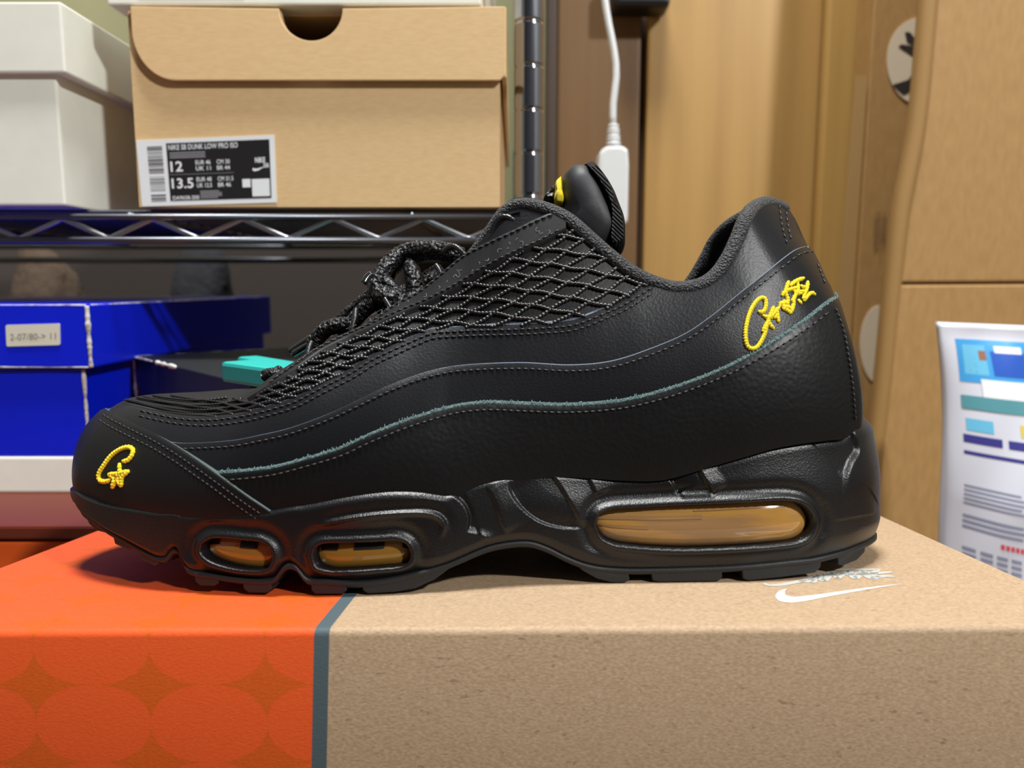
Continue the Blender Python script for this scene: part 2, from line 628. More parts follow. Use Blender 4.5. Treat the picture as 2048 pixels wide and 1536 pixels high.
def panel(name, hi, a0, a1, off, mface, medge, lo=None, far=True, n=360, m=26, parent=SHOE, round_=.0007, bev=.0012):
    """leather panel lying off the surface from t=lo(a) to t=hi(a); the cut edge is its own face row"""
    vs, fs, fm = [], [], []
    for fr in {True: (False, True), False: (False,), 'far': (True,)}[far]:
        nn_ = n if not fr else n // 3
        aa = a0 + (a1 - a0) * (.5 - .5 * np.cos(np.linspace(0, math.pi, nn_))) * .5 + (a1 - a0) * np.linspace(0, 1, nn_) * .5
        th = hi(aa)
        tl = lo(aa) if lo else np.zeros(nn_)
        q = np.linspace(0, 1, m)
        T = tl[:, None] + (th - tl)[:, None] * q[None, :]
        A = np.repeat(aa[:, None], m, 1)
        P = upper(A, T, fr)
        N = unorm(A, T, fr)
        ln = np.maximum(np.linalg.norm(P[:, -1] - P[:, 0], axis=1), 1e-5)[:, None]
        de = (1 - q)[None, :] * ln                      # distance to the cut edge
        rnd = round_ * (1 - np.sqrt(np.clip(1 - (1 - np.clip(de / round_, 0, 1)) ** 2, 0, 1))) * .55
        if lo:
            db = q[None, :] * ln
            rnd = rnd + round_ * (1 - np.sqrt(np.clip(1 - (1 - np.clip(db / round_, 0, 1)) ** 2, 0, 1))) * .55
        O = off(aa)[:, None] if callable(off) else off
        outer = P + N * (O - rnd)[..., None]
        b = len(vs)
        vs += list(outer.reshape(-1, 3))
        g = grid_faces(nn_, m, b, flip=fr)
        fs += g
        fm += [0] * len(g)
        for jj in ((m - 1, 0) if lo else (m - 1,)):     # cut edges
            b2 = len(vs)
            rim_o = outer[:, jj]
            dt = bev / ln[:, 0] * (th - tl)
            t_i = np.clip(T[:, jj] + (dt if jj else -dt), 0, 1)
            rim_i = upper(aa, t_i, fr) - unorm(aa, t_i, fr) * .0003
            wall = np.stack([rim_o, rim_i], 1)
            vs += list(wall.reshape(-1, 3))
            g = grid_faces(nn_, 2, b2, flip=fr ^ (jj == 0))
            fs += g
            fm += [1] * len(g)
    return shoe_obj(name, vs, fs, None, parent, fmat=fm, mats=[mface, medge])


E1 = [(228, 806), (250, 809), (282, 815), (360, 831), (425, 834), (490, 825), (545, 811), (588, 797), (640, 770), (700, 740), (740, 715), (773, 699), (832, 672), (863, 660), (915, 655), (969, 652),
      (1030, 650), (1086, 647), (1144, 641), (1203, 619), (1242, 602), (1289, 573), (1300, 566)]
E2 = [(330, 885), (367, 890), (426, 888), (475, 883), (523, 873), (578, 860), (656, 832), (715, 805), (773, 777), (832, 754), (891, 738), (949, 731), (1047, 727),
      (1144, 731), (1223, 723), (1302, 698), (1370, 669), (1421, 635), (1472, 594), (1522, 554), (1567, 517), (1590, 502), (1621, 494)]
E3 = [(430, 948), (452, 947), (507, 942), (556, 935), (621, 918), (684, 899), (734, 876), (793, 852), (852, 832), (910, 816), (969, 808), (1047, 809), (1125, 811),
      (1203, 807), (1252, 801), (1319, 785), (1387, 763), (1455, 735), (1522, 699), (1590, 655), (1641, 615), (1676, 590)]
ET = [(211, 816), (217, 824), (240, 838), (295, 865), (328, 880), (377, 906), (426, 935), (458, 955), (507, 988), (540, 1009), (552, 1017)]
e1, e1a, e1b = edge_fn(E1)
e2, e2a, e2b = edge_fn(E2)
e3, e3a, e3b = edge_fn(E3)
et, eta, etb = edge_fn(ET)
e1x = lambda a: np.where(a > e1b, np.minimum(.985, e1(e1b) + (a - e1b) * 12), e1(a))
panel('leather_panel', e1x, float(hit(222, 830)[0]) - .01, 1., .0011, M['leather_soft'], M['cut_edge'])
panel('leather_panel', e2, float(hit(330, 885)[0]), 1., .0019, M['leather'], M['cut_edge'])
p3 = panel('leather_panel', e3, float(hit(430, 950)[0]), 1., .0032, M['tumbled'], M['raw_edge'], bev=.0038)
p3['label'] = 'tumbled black leather panel with a raw grey-green top edge'
offt = lambda a: .0017 + .0026 * sst(a / (etb * .8))
panel('toe_cap', et, 0., etb - .001, offt, M['toe_leather'], M['toe_edge'], bev=.0008)

# eyestay band
ETP = [(500, 793), (539, 771), (578, 740), (629, 706), (676, 681), (719, 661), (754, 640), (797, 610), (840, 586), (891, 544), (930, 512), (984, 484), (1030, 462), (1075, 440), (1113, 425), (1130, 430)]
EBT = [(500, 803), (551, 772), (598, 740), (648, 705), (695, 682), (734, 666), (773, 647), (812, 629), (852, 612), (891, 592), (926, 572), (969, 545), (1035, 510), (1086, 487), (1130, 463), (1152, 455)]
eh, eha, ehb = edge_fn(ETP)
el, ela, elb = edge_fn(EBT)
ec0, ec1 = max(eha, ela), min(ehb, elb)
for sd_ in (False, 'far'):
    panel('eyestay', eh, ec0, ec1, .0016, M['eyestay'], M['dark_edge'], lo=lambda a: np.minimum(el(a), eh(a) - .01), m=18, far=sd_)
for sd_ in (False, 'far'):
    panel('ankle_leather', lambda a: np.full_like(a, .99), float(np.interp(-.022, _xs, _xa)), float(np.interp(.026, _xs, _xa)), .0006, M['leather_soft'], M['dark_edge'],
          lo=lambda a: np.minimum(eh(a) - .02, .97), m=14, n=80, far=sd_)


# ---- stitching
def offset_px(px, d, n=300):
    q = resample(spline(px, n), n)
    t = np.gradient(q, axis=0)
    t /= np.linalg.norm(t, axis=1)[:, None]
    return q + d * np.stack([-t[:, 1], t[:, 0]], 1)


def stitches(px, off, length=9.5, gap=4.0, r=.00030, parent=SHOE):
    q = resample(np.array(px), 500)
    s = arclen(q)
    vs, fs = [], []
    x = gap
    while x + length < s[-1]:
        ss = np.linspace(x, x + length, 4)
        pp = np.stack([np.interp(ss, s, q[:, 0]), np.interp(ss, s, q[:, 1])], 1)
        h_ = hits(pp, dense=False)
        o4 = (off(h_[:, 0]) + .0001) if callable(off) else np.full(4, off)
        P = upper(h_[:, 0], h_[:, 1]) + unorm(h_[:, 0], h_[:, 1]) * (o4 + np.array([-.0002, .0002, .0002, -.0002]))[:, None]
        vv, ff = tube_geo(P, r, 5, len(vs))
        vs += vv
        fs += ff
        x += length + gap
    return shoe_obj('stitching', vs, fs, M['stitch'], parent)


stitches(offset_px(E1[2:], 11), .0012)
stitches(offset_px(E1[2:], 21), .0012)
stitches(offset_px(E2[1:], 12), .0020)
stitches(offset_px(E3[1:-1], 13), .0035)
stitches(offset_px(ET[1:-1], 13), offt, 6, 4)
stitches(offset_px(ET[1:-1], 25), offt, 6, 4)
stitches(offset_px(ETP[1:-1], 5), .0017)
stitches(offset_px(EBT[1:-1], -5), .0017)
stitches(spline([(1553, 408), (1556, 440), (1562, 470), (1570, 494)], 60), .0012, 7, 5)
stitches(spline([(1566, 410), (1568, 440), (1573, 468), (1580, 492)], 60), .0012, 7, 5)
stitches(spline([(1652, 622), (1668, 665), (1680, 720), (1688, 780), (1692, 838)], 120), .0036, 7, 4)
stitches(spline([(1624, 530), (1640, 572)], 30), .0020, 7, 4)

# ---- diamond lattice of cords between eyestay and first panel
el_px = resample(spline(EBT, 400), 500)
e1_px = resample(spline(E1, 400), 800)
rim_px = resample(spline([(r[0] - 3, r[1] + 26) for r in RPX if 1100 < r[0] < 1320], 100), 200)


def lat_top(u):
    if u < 500:
        return np.interp(u, [228, 300, 350, 440, 500], [802, 795, 794, 797, 803])
    if u < 1150:
        return np.interp(u, el_px[:, 0], el_px[:, 1]) + 1
    return np.interp(u, rim_px[:, 0], rim_px[:, 1])


def lat_bot(u):
    return np.interp(u, e1_px[:, 0], e1_px[:, 1]) + 3


# two families of cords, each a fan of curves v = m(u) + g(u) * c
FAM1 = [(232, 797), (300, 812), (380, 823), (440, 821), (500, 808), (560, 786), (650, 748), (750, 702), (850, 652), (950, 597), (1050, 532), (1150, 460), (1250, 386), (1310, 340)]
FAM2 = [(232, 640), (300, 656), (380, 668), (440, 672), (500, 676), (600, 684), (700, 694), (800, 707), (900, 723), (1000, 742), (1100, 766), (1200, 795), (1310, 832)]
F1S = ([232, 440, 520, 600, 800, 1000, 1200, 1310], [9, 10, 11, 16, 21, 28, 34, 35])
F2S = ([232, 440, 520, 600, 800, 1000, 1200, 1310], [14, 15, 17, 19, 23, 28, 31, 32])
US = np.arange(246., 1296., 2.)
LT = np.array([lat_top(u) for u in US])
LB_ = np.array([lat_bot(u) for u in US])


def add_cords(fam, sp, ks, pivot):
    f_ = spline(fam, 400)
    m_ = np.interp(US, f_[:, 0], f_[:, 1])
    g_ = np.interp(US, *sp)
    if pivot is not None:                                  # integrate from the pivot so that the fan stays smooth
        m_ = m_ + 0.
    for k in ks:
        v = m_ + g_ * k + 1.6 * np.sin(US / 11.0 + k) * sst((US - 420) / 120)
        ok = (v > LT - 1) & (v < LB_ + 1)
        i = 0
        while i < len(US):
            if not ok[i]:
                i += 1
                continue
            j = i
            while j + 1 < len(US) and ok[j + 1]:
                j += 1
            if j - i >= 7:
                c = np.stack([US[i:j + 1], v[i:j + 1]], 1)
                h_ = hits(c, dense=False)
                ks_ = min(11, (len(h_) // 2) * 2 - 1)
                sm = np.stack([np.convolve(np.pad(h_[:, q_], ks_ // 2, mode='edge'), np.ones(ks_) / ks_, 'valid') for q_ in (0, 1)], 1)
                wt_ = sst((520 - c[:, 0]) / 80)[:, None]
                h_ = h_ * (1 - wt_) + sm * wt_
                P = upper(h_[:, 0], h_[:, 1]) + unorm(h_[:, 0], h_[:, 1]) * .0007
                L = arclen(P)
                Pd = resample(P, max(8, int(L[-1] / .00034)))
                rr = (.00040 + .00028 * sst((Pd[:, 0] + .125) / .05)) * (1 + .22 * np.sin(np.arange(len(Pd)) * 2 * math.pi / 4.0))
                tv, tf = tube_geo(Pd, rr, 6)
                shoe_obj('lattice_cord', tv, tf, M['cord'])
            i = j + 1


add_cords(FAM1, F1S, range(-8, 9), None)
add_cords(FAM2, F2S, range(-12, 16), None)

# ---- collar piping roll, both sides in one continuous loop
ac0, ac1 = float(np.interp(RL[np.argmin(np.abs(_r[:, 0] - 938)), 0], _xs, _xa)), 1.0
aa = np.linspace(ac0, ac1, 260)
near = rim(aa)
farp = rim(aa[::-1], True)
cl = resample(np.vstack([near, farp[1:]]), 420)
cl[:, 2] -= .0028
w0 = np.minimum(np.arange(420), np.arange(420)[::-1]) / 60.0
tubev, tubef = tube_geo(cl, .0017 + .0012 * sst(w0), 14)
shoe_obj('collar_piping', tubev, tubef, M['knit'])


# ---- lining inside the collar and throat
def lining():
    vs, fs = [], []
    n = 160
    aa = np.linspace(ac0, 1, n)
    for fr in (False, True):
        R = rim(aa, fr)
        sgn = 1 if not fr else -1
        cen = np.stack([R[:, 0] * .86 + .012, np.full(n, YC), R[:, 2]], -1)
        rows = []
        for k, (fr_in, dz) in enumerate(((.0, -.004), (-.02, -.012), (-.02, -.024), (.12, -.040), (.45, -.055), (1., -.065))):
            P = R + (cen - R) * fr_in
            P[:, 2] = np.maximum(R[:, 2] + dz, .045)
            rows.append(P)
        g = np.stack(rows, 1)
        b = len(vs)
        vs += list(g.reshape(-1, 3))
        fs += grid_faces(n, len(rows), b, flip=not fr)
    return vs, fs


lv, lf = lining()
shoe_obj('lining', lv, lf, M['lining'])

# tongue body under the laces, bridging the two eyestays
n = 120
at = np.linspace(float(np.interp(RL[np.argmin(np.abs(_r[:, 0] - 470)), 0], _xs, _xa)), float(np.interp(RL[np.argmin(np.abs(_r[:, 0] - 1040)), 0], _xs, _xa)), n)
Rn, Rf = rim(at), rim(at, True)
q = np.linspace(-.06, 1.06, 15)
g = Rn[:, None] + (Rf - Rn)[:, None] * q[None, :, None]
g[..., 2] += -.006 + .006 * np.sin(np.clip(q, 0, 1) * math.pi)[None, :] * sst((at - at[0]) / .05)[:, None]
shoe_obj('tongue', g.reshape(-1, 3), grid_faces(n, 15), M['leather_soft'])


# padded tongue top: outline in side view, inflated across
def pad(name, px, y0, y1, m, roundn=.45, parent=SHOE, k=14, inset=.010):
    o = resample(spline(px + [px[0]], 160), 65)[:-1]
    ys = np.linspace(0, 1, k)
    vs = []
    for s in ys:
        e = (1 - abs(2 * s - 1) ** 3.2) ** roundn
        yy = y0 + (y1 - y0) * s
        P = np.array([SP(u, v, 1, .5 * (y0 + y1)) for u, v in o])
        c = P.mean(0)
        P2 = P.copy()
        d = P - c
        ln = np.linalg.norm(d, axis=1)[:, None]
        P2 = P - d / ln * np.minimum(inset, ln * .98) * (1 - e)
        P2[:, 1] = yy
        vs.append(P2)
    vs = np.array(vs)
    f_ = grid_faces(k, 64, 0, wrap=True)
    f_.append(tuple(range(64))[::-1])
    f_.append(tuple((k - 1) * 64 + i for i in range(64)))
    return shoe_obj(name, vs.reshape(-1, 3), f_, m, parent)


pad('tongue_pad', [(1124, 470), (1120, 425), (1121, 385), (1127, 360), (1143, 346), (1165, 345), (1190, 366), (1215, 402), (1230, 440), (1233, 490), (1190, 520), (1140, 505)],
    .064, .109, mat('tongue_leather', (38, 39, 43), .55, bump=(900, .12, .0003, 'noise')), inset=.007)
pad('tongue_trim', [(1163, 346), (1176, 341), (1192, 356), (1212, 382), (1230, 413), (1242, 452), (1243, 485), (1238, 515), (1215, 520), (1216, 460), (1205, 410), (1186, 374)],
    .0645, .1085, mat('ribbed_knit', (30, 31, 35), .6, bump=(420, 1., .002, 'wave')), inset=.004)
pad('tongue_label', [(1120, 371), (1110, 380), (1107, 400), (1108, 425), (1124, 425)], .067, .106, M['yellow'], inset=.001)
pad('tongue_tab', [(1108, 384), (1098, 393), (1086, 408), (1090, 420), (1110, 420)], .070, .103, M['lace'], inset=.001)


# ---- embroidery strokes
def embroider(name, strokes, off, r):
    vs, fs = [], []
    for st in strokes:
        c = spline(st, 60) if len(st) > 2 else np.array(st, float)
        c = resample(c, max(5, int(arclen(c)[-1] / 1.6)))
        h_ = hits(c, dense=False)
        oo = off(h_[:, 0]) if callable(off) else np.full(len(c), off)
        P = upper(h_[:, 0], h_[:, 1]) + unorm(h_[:, 0], h_[:, 1]) * oo[:, None]
        rr = r * (1 + .16 * np.sin(np.arange(len(P)) * 1.9)) * (.55 + .45 * np.clip(np.minimum(np.arange(len(P)), np.arange(len(P))[::-1]) / 3., 0, 1))
        a_, b_ = tube_geo(P, rr, 6, len(vs))
        vs += a_
        fs += b_
    o = shoe_obj(name, vs, fs, M['yellow'])
    o['label'] = 'bright yellow embroidered lettering'
    return o


zz = lambda pts, s, ox, oy: [(x / s + ox, y / s + oy) for x, y in pts]
T1 = lambda *p: zz(p, 3.0717, 100, 740)
embroider('embroidery', [
    T1((497, 572), (530, 568), (556, 540), (560, 512), (536, 497), (490, 503), (430, 537), (385, 590), (353, 642), (360, 674), (400, 682), (432, 668)),
    T1((480, 582), (484, 622)), T1((478, 600), (488, 640)), T1((412, 642), (465, 640), (540, 626)), T1((540, 626), (500, 658), (495, 712)), T1((495, 712), (470, 678), (436, 720)),
    T1((436, 720), (448, 665), (412, 642)), T1((450, 648), (500, 648)), T1((455, 665), (490, 668)), T1((460, 655), (482, 690))], lambda a: offt(a) + .0002, .00085)
T8 = lambda *p: zz(p, 6.827, 1440, 540)
embroider('embroidery', [
    T8((505, 575), (515, 605), (562, 588), (588, 530), (582, 432), (548, 405), (490, 430), (432, 500), (382, 600), (345, 720), (322, 850), (325, 980), (352, 1062), (405, 1092),
       (470, 1072), (530, 990), (580, 880), (600, 790), (640, 700)),
    T8((545, 640), (600, 665), (680, 680)), T8((600, 740), (650, 640), (695, 525)), T8((600, 680), (650, 770), (702, 832)), T8((550, 870), (610, 740), (640, 690)),
    T8((640, 690), (710, 600), (770, 530)), T8((730, 560), (745, 660), (760, 745)), T8((690, 570), (740, 620), (700, 690)),
    T8((770, 530), (800, 470), (830, 560), (870, 575), (912, 625)), T8((800, 550), (870, 530), (940, 570)), T8((912, 625), (945, 540), (955, 470), (930, 420)),
    T8((888, 185), (865, 260), (850, 340), (880, 440), (860, 520)), T8((800, 385), (850, 320), (930, 290), (1010, 270)), T8((815, 440), (850, 470), (800, 500)),
    T8((905, 250), (960, 200), (1020, 170), (1088, 145)), T8((1000, 200), (1005, 290), (965, 400), (945, 470)), T8((940, 300), (1000, 350), (1060, 350)),
    T8((1140, 190), (1122, 290), (1085, 390), (1090, 460)), T8((1040, 240), (1075, 270), (1120, 260)), T8((1010, 430), (1035, 465), (1060, 495)),
    T8((1010, 320), (1080, 330), (1120, 310)), T8((1090, 455), (1130, 390), (1185, 348), (1240, 372))], .0021, .00078)

# ---- midsole
WIN = {  # air windows: pixel outline of each opening
    'front': [(404, 1090), (420, 1079), (450, 1078), (490, 1082), (522, 1086), (540, 1100), (543, 1122), (532, 1138), (500, 1141), (450, 1133), (415, 1119), (402, 1104)],
    'mid': [(627, 1112), (632, 1096), (645, 1089), (690, 1087), (750, 1085), (795, 1083), (812, 1090), (820, 1106), (818, 1124), (806, 1132), (760, 1137), (700, 1141), (655, 1141), (634, 1132)],
    'heel': [(1193, 1052), (1199, 1032), (1215, 1023), (1300, 1016), (1400, 1011), (1500, 1006), (1575, 1003), (1605, 1010), (1623, 1028), (1628, 1048), (1618, 1070), (1598, 1082),
             (1540, 1090), (1450, 1096), (1350, 1098), (1270, 1093), (1225, 1086), (1203, 1073)]}
win_az = {}
for k, px in WIN.items():
    r = np.array([hit_plan(u, v) for u, v in resample(spline(px + [px[0]], 300), 140)])
    win_az[k] = r


def arc_of(a):
    return a * arclen(NPL)[-1]


def poly_sdf(P, poly):
    """signed distance (negative inside) of points P (n,2) to a closed polygon"""
    a = poly
    b = np.roll(poly, -1, 0)
    d = np.full(len(P), 1e9)
    ins = np.zeros(len(P), bool)
    for p, q in zip(a, b):
        e = q - p
        w = P - p
        t = np.clip((w @ e) / (e @ e + 1e-18), 0, 1)
        d = np.minimum(d, np.linalg.norm(w - t[:, None] * e, axis=1))
        c = (p[1] > P[:, 1]) != (q[1] > P[:, 1])
        xi = p[0] + (P[:, 1] - p[1]) * (q[0] - p[0]) / (q[1] - p[1] + 1e-18)
        ins ^= c & (P[:, 0] < xi)
    return np.where(ins, -d, d)


def line_dist(P, pts):
    d = np.full(len(P), 1e9)
    tt = np.zeros(len(P))
    side = np.zeros(len(P))
    L = arclen(pts)
    for i in range(len(pts) - 1):
        p, q = pts[i], pts[i + 1]
        e = q - p
        w = P - p
        t = np.clip((w @ e) / (e @ e + 1e-18), 0, 1)
        x = np.linalg.norm(w - t[:, None] * e, axis=1)
        k = x < d
        d[k] = x[k]
        tt[k] = (L[i] + t[k] * (L[i + 1] - L[i])) / L[-1]
        side[k] = np.sign(e[0] * w[k, 1] - e[1] * w[k, 0])
    return d, tt, side


def px_az(px, n=40):
    r = np.array([hit_plan(u, v) for u, v in resample(spline(px, 120), n)])
    return np.stack([arc_of(r[:, 0]), r[:, 1]], 1)


def mid_off(qq, A):
    """outward offset of the side wall by height fraction: undercut foot, full belly, rounded lip"""
    lip = -.0042 * np.clip((qq - .86) / .14, 0, 1) ** 2.2
    foot = -.0022 * np.clip((.16 - qq) / .16, 0, 1) ** 1.6
    toe = -.006 * sst(1 - A / .09) * np.clip((.55 - qq) / .55, 0, 1) ** 1.5
    lean = -.0030 * sst((A - .45) / .2) * sst((qq - .45) / .55)
    return lip + foot + toe + lean - .0018 * sst(1 - A / .07) * sst(qq / .6)


def midsole_near():
    n, m = 1150, 104
    ga = .5 - .5 * np.cos(np.linspace(0, math.pi, n))
    ga = .3 * ga + .7 * np.linspace(0, 1, n)
    qq = np.linspace(0, 1, m)
    A = np.repeat(ga[:, None], m, 1)
    Q = np.repeat(qq[None], n, 0)
    z0, z1 = zM(ga), zT(ga)
    Z = z0[:, None] + (z1 - z0)[:, None] * Q
    p, nn = plan(A)
    off = mid_off(Q, A)
    flat = np.stack([arc_of(A).ravel(), Z.ravel()], 1)
    D = np.zeros(len(flat))
    for k, r in win_az.items():
        poly = np.stack([arc_of(r[:, 0]), r[:, 1]], 1)
        sd = poly_sdf(flat, poly)
        bw = .0016 if k != 'heel' else .0022
        D += .0007 * np.exp(-((sd - .0012) / .0011) ** 2) - .0010 * np.exp(-((sd - .0042) / .0022) ** 2)
        dep = .0085 if k != 'heel' else .0095
        D -= dep * sst((-sd + .0002) / .0011)
    # ridges and creases
    def ridge(px, w, h):
        nonlocal D
        d, tt, _ = line_dist(flat, px_az(px))
        taper = np.clip(np.minimum(tt, 1 - tt) / .12, 0, 1)
        D += h * taper * np.exp(-(d / w) ** 2)
    def step(px, h, w=.010, sharp=.0006):
        nonlocal D
        d, tt, s = line_dist(flat, px_az(px))
        taper = sst(np.minimum(tt, 1 - tt) / .15)
        D += h * taper * sst((s * d / sharp + 1) / 2) * np.clip(1 - d / w, 0, 1) ** 1.2
    ridge([(632, 1051), (680, 1040), (740, 1031), (800, 1026), (850, 1026), (876, 1033), (888, 1048), (885, 1066), (878, 1078)], .0010, .0009)
    step([(632, 1049), (680, 1037), (740, 1028), (800, 1023), (855, 1023), (882, 1032), (893, 1050), (888, 1072)], -.0008, .004)
    step([(893, 986), (915, 996), (932, 1014), (939, 1036), (938, 1050), (934, 1066)], -.0015, .012)
    step([(927, 985), (945, 1020), (957, 1060), (967, 1092)], .0006, .008)
    step([(972, 972), (990, 1005), (1000, 1040), (1014, 1070)], .0007, .009)
    step([(1013, 958), (1026, 992), (1050, 1022), (1082, 1044), (1120, 1055), (1168, 1057)], -.0010, .010)
    step([(1099, 943), (1122, 975), (1145, 1015), (1168, 1060)], .0009, .010)
    step([(1172, 941), (1182, 965), (1196, 996)], .0008, .008)
    step([(1333, 946), (1348, 968), (1361, 993)], -.0014, .008)
    step([(1394, 928), (1410, 958), (1433, 992)], .0014, .006)
    ridge([(1361, 993), (1395, 991), (1433, 990)], .0009, .0006)
    step([(1612, 869), (1640, 892), (1668, 925), (1685, 960)], -.0005, .008)
    # heel lobe
    HS = 1.0
    hp = px_az([(1709, 846), (1716, 872), (1720, 900), (1704, 925), (1692, 955), (1686, 1000), (1680, 1040)])
    d, tt, s = line_dist(flat, hp)
    D += .0015 * sst((s * d / .0012 + 1) / 2) * sst((1 - tt) / .5) * sst((flat[:, 0] - arc_of(.84)) / .02) * np.clip(1 - d / .03, 0, 1) * HS
    step([(1660, 1042), (1700, 1036), (1752, 1026)], .0002, .004)
    P = np.concatenate([p + nn * (off + D.reshape(n, m))[..., None], Z[..., None]], -1)
    return P.reshape(-1, 3), grid_faces(n, m), n, m


mv, mf, mn, mm = midsole_near()
vs, fs = list(mv), list(mf)
# far wall, top shelf and underside, coarser
ga = .5 - .5 * np.cos(np.linspace(0, math.pi, 200))
ga = .4 * ga + .6 * np.linspace(0, 1, 200)
qq = np.linspace(0, 1, 20)
A = np.repeat(ga[:, None], 20, 1)
p, nn = plan(A, True)
Z = zM(ga)[:, None] + (zT(ga) - zM(ga))[:, None] * qq[None]
P = np.concatenate([p + nn * mid_off(np.repeat(qq[None], 200, 0), A)[..., None], Z[..., None]], -1)
b = len(vs)
vs += list(P.reshape(-1, 3))
fs += grid_faces(200, 20, b, flip=True)
for zf, q_, dz, flp in ((zT, 1., 0., False), (zM, 0., 0., True)):
    pn, n1 = plan(ga)
    pf, n2 = plan(ga, True)
    o_ = mid_off(np.full(200, q_), ga)[:, None]
    a3 = np.concatenate([pn + n1 * o_, zf(ga)[:, None]], 1)
    b3 = np.concatenate([pf + n2 * o_, zf(ga)[:, None]], 1)
    w = np.linspace(0, 1, 6)
    S = a3[:, None] + (b3 - a3)[:, None] * w[None, :, None]
    b = len(vs)
    vs += list(S.reshape(-1, 3))
    fs += grid_faces(200, 6, b, flip=flp)
MID = shoe_obj('midsole', vs, fs, M['midsole'])

# air bladders inside the windows
WPL = np.linspace(0, 1, 44)
for k, nm, mt in (('front', 'air_bladder', M['clear_amber']), ('mid', 'air_bladder', M['clear_amber']), ('heel', 'air_bladder', M['amber'])):
    r = win_az[k]
    s_ = arc_of(r[:, 0])
    a_lo, a_hi = r[:, 0].min(), r[:, 0].max()
    aw = a_lo + (a_hi - a_lo) * (.5 - .5 * np.cos(WPL * math.pi))
    n_ = len(r)
    top, bot = [], []
    for a in aw:
        zz_ = []
        for i in range(n_):
            j = (i + 1) % n_
            if (r[i, 0] - a) * (r[j, 0] - a) <= 0 and r[i, 0] != r[j, 0]:
                fr = (a - r[i, 0]) / (r[j, 0] - r[i, 0])
                zz_.append(r[i, 1] + fr * (r[j, 1] - r[i, 1]))
        top.append(max(zz_) if zz_ else r[np.argmin(np.abs(r[:, 0] - a)), 1])
        bot.append(min(zz_) if zz_ else r[np.argmin(np.abs(r[:, 0] - a)), 1])
    top, bot = np.array(top), np.array(bot)
    m_ = 26
    ph = np.linspace(-math.pi / 2, math.pi / 2, m_)
    zc, hh = (top + bot) / 2, (top - bot) / 2 + .0012
    p, nn = plan(aw)
    endf = np.clip(np.sin(WPL * math.pi), 0, 1) ** .28
    bulge = .0056 if k != 'heel' else .0070
    ins = .0080 if k != 'heel' else .0080
    P = np.zeros((44, m_, 3))
    for j, f_ in enumerate(ph):
        o_ = -ins + bulge * max(0, math.cos(f_)) ** .8 * endf
        P[:, j, :2] = p + nn * o_[:, None]
        P[:, j, 2] = zc + hh * math.sin(f_)
    air = shoe_obj(nm, P.reshape(-1, 3), grid_faces(44, m_), mt)
    air['label'] = 'amber see-through air cushion window'
    # inner bands seen through the cushion
    band = []
    for (q0, q1, tone) in ((.80, .97, 'amber_rim'), (.03, .20, 'amber_rim')):
        pv = []
        for s in np.linspace(q0, q1, 4):
            f_ = -math.pi / 2 + math.pi * s
            o_ = -ins + .0003 + bulge * max(0, math.cos(f_)) ** .8 * endf
            pv.append(np.concatenate([p + nn * o_[:, None], (zc + (hh) * math.sin(f_))[:, None]], 1))
        g = np.stack(pv, 1)
        shoe_obj('bladder_seam', g.reshape(-1, 3) , grid_faces(44, 4), M[tone], air).matrix_parent_inverse.identity()
    if k == 'heel':
        for (s0, s1, i0, i1) in ((.60, .645, 2, 22), (.47, .50, 3, 15), (.70, .72, 20, 34)):  # darker streaks: the inner seam's shadow put in as colour
            pv = []
            for s in np.linspace(s0, s1, 3):
                f_ = -math.pi / 2 + math.pi * s
                o_ = -ins + .0003 + bulge * max(0, math.cos(f_)) ** .8 * endf[i0:i1]
                pv.append(np.concatenate([p[i0:i1] + nn[i0:i1] * o_[:, None], (zc[i0:i1] + hh[i0:i1] * math.sin(f_))[:, None]], 1))
            g = np.stack(pv, 1)
            shoe_obj('seam_shade', g.reshape(-1, 3), grid_faces(i1 - i0, 3), M['amber_seam_shade'], air)
    if k != 'heel':
        for q0, q1 in (((.16, .34), (.52, .72)) if k == 'front' else ((.14, .36), (.46, .68), (.82, .95))):
            i0, i1 = int(q0 * 43), int(q1 * 43)
            pv = []
            for s in np.linspace(.60, .84, 4):
                f_ = -math.pi / 2 + math.pi * s
                o_ = -ins + .0005 + bulge * max(0, math.cos(f_)) ** .8 * endf[i0:i1]
                pv.append(np.concatenate([p[i0:i1] + nn[i0:i1] * o_[:, None], (zc[i0:i1] + hh[i0:i1] * math.sin(f_))[:, None]], 1))
            g = np.stack(pv, 1)
            shoe_obj('bladder_pillar', g.reshape(-1, 3), grid_faces(i1 - i0, 4), M['black'], air)

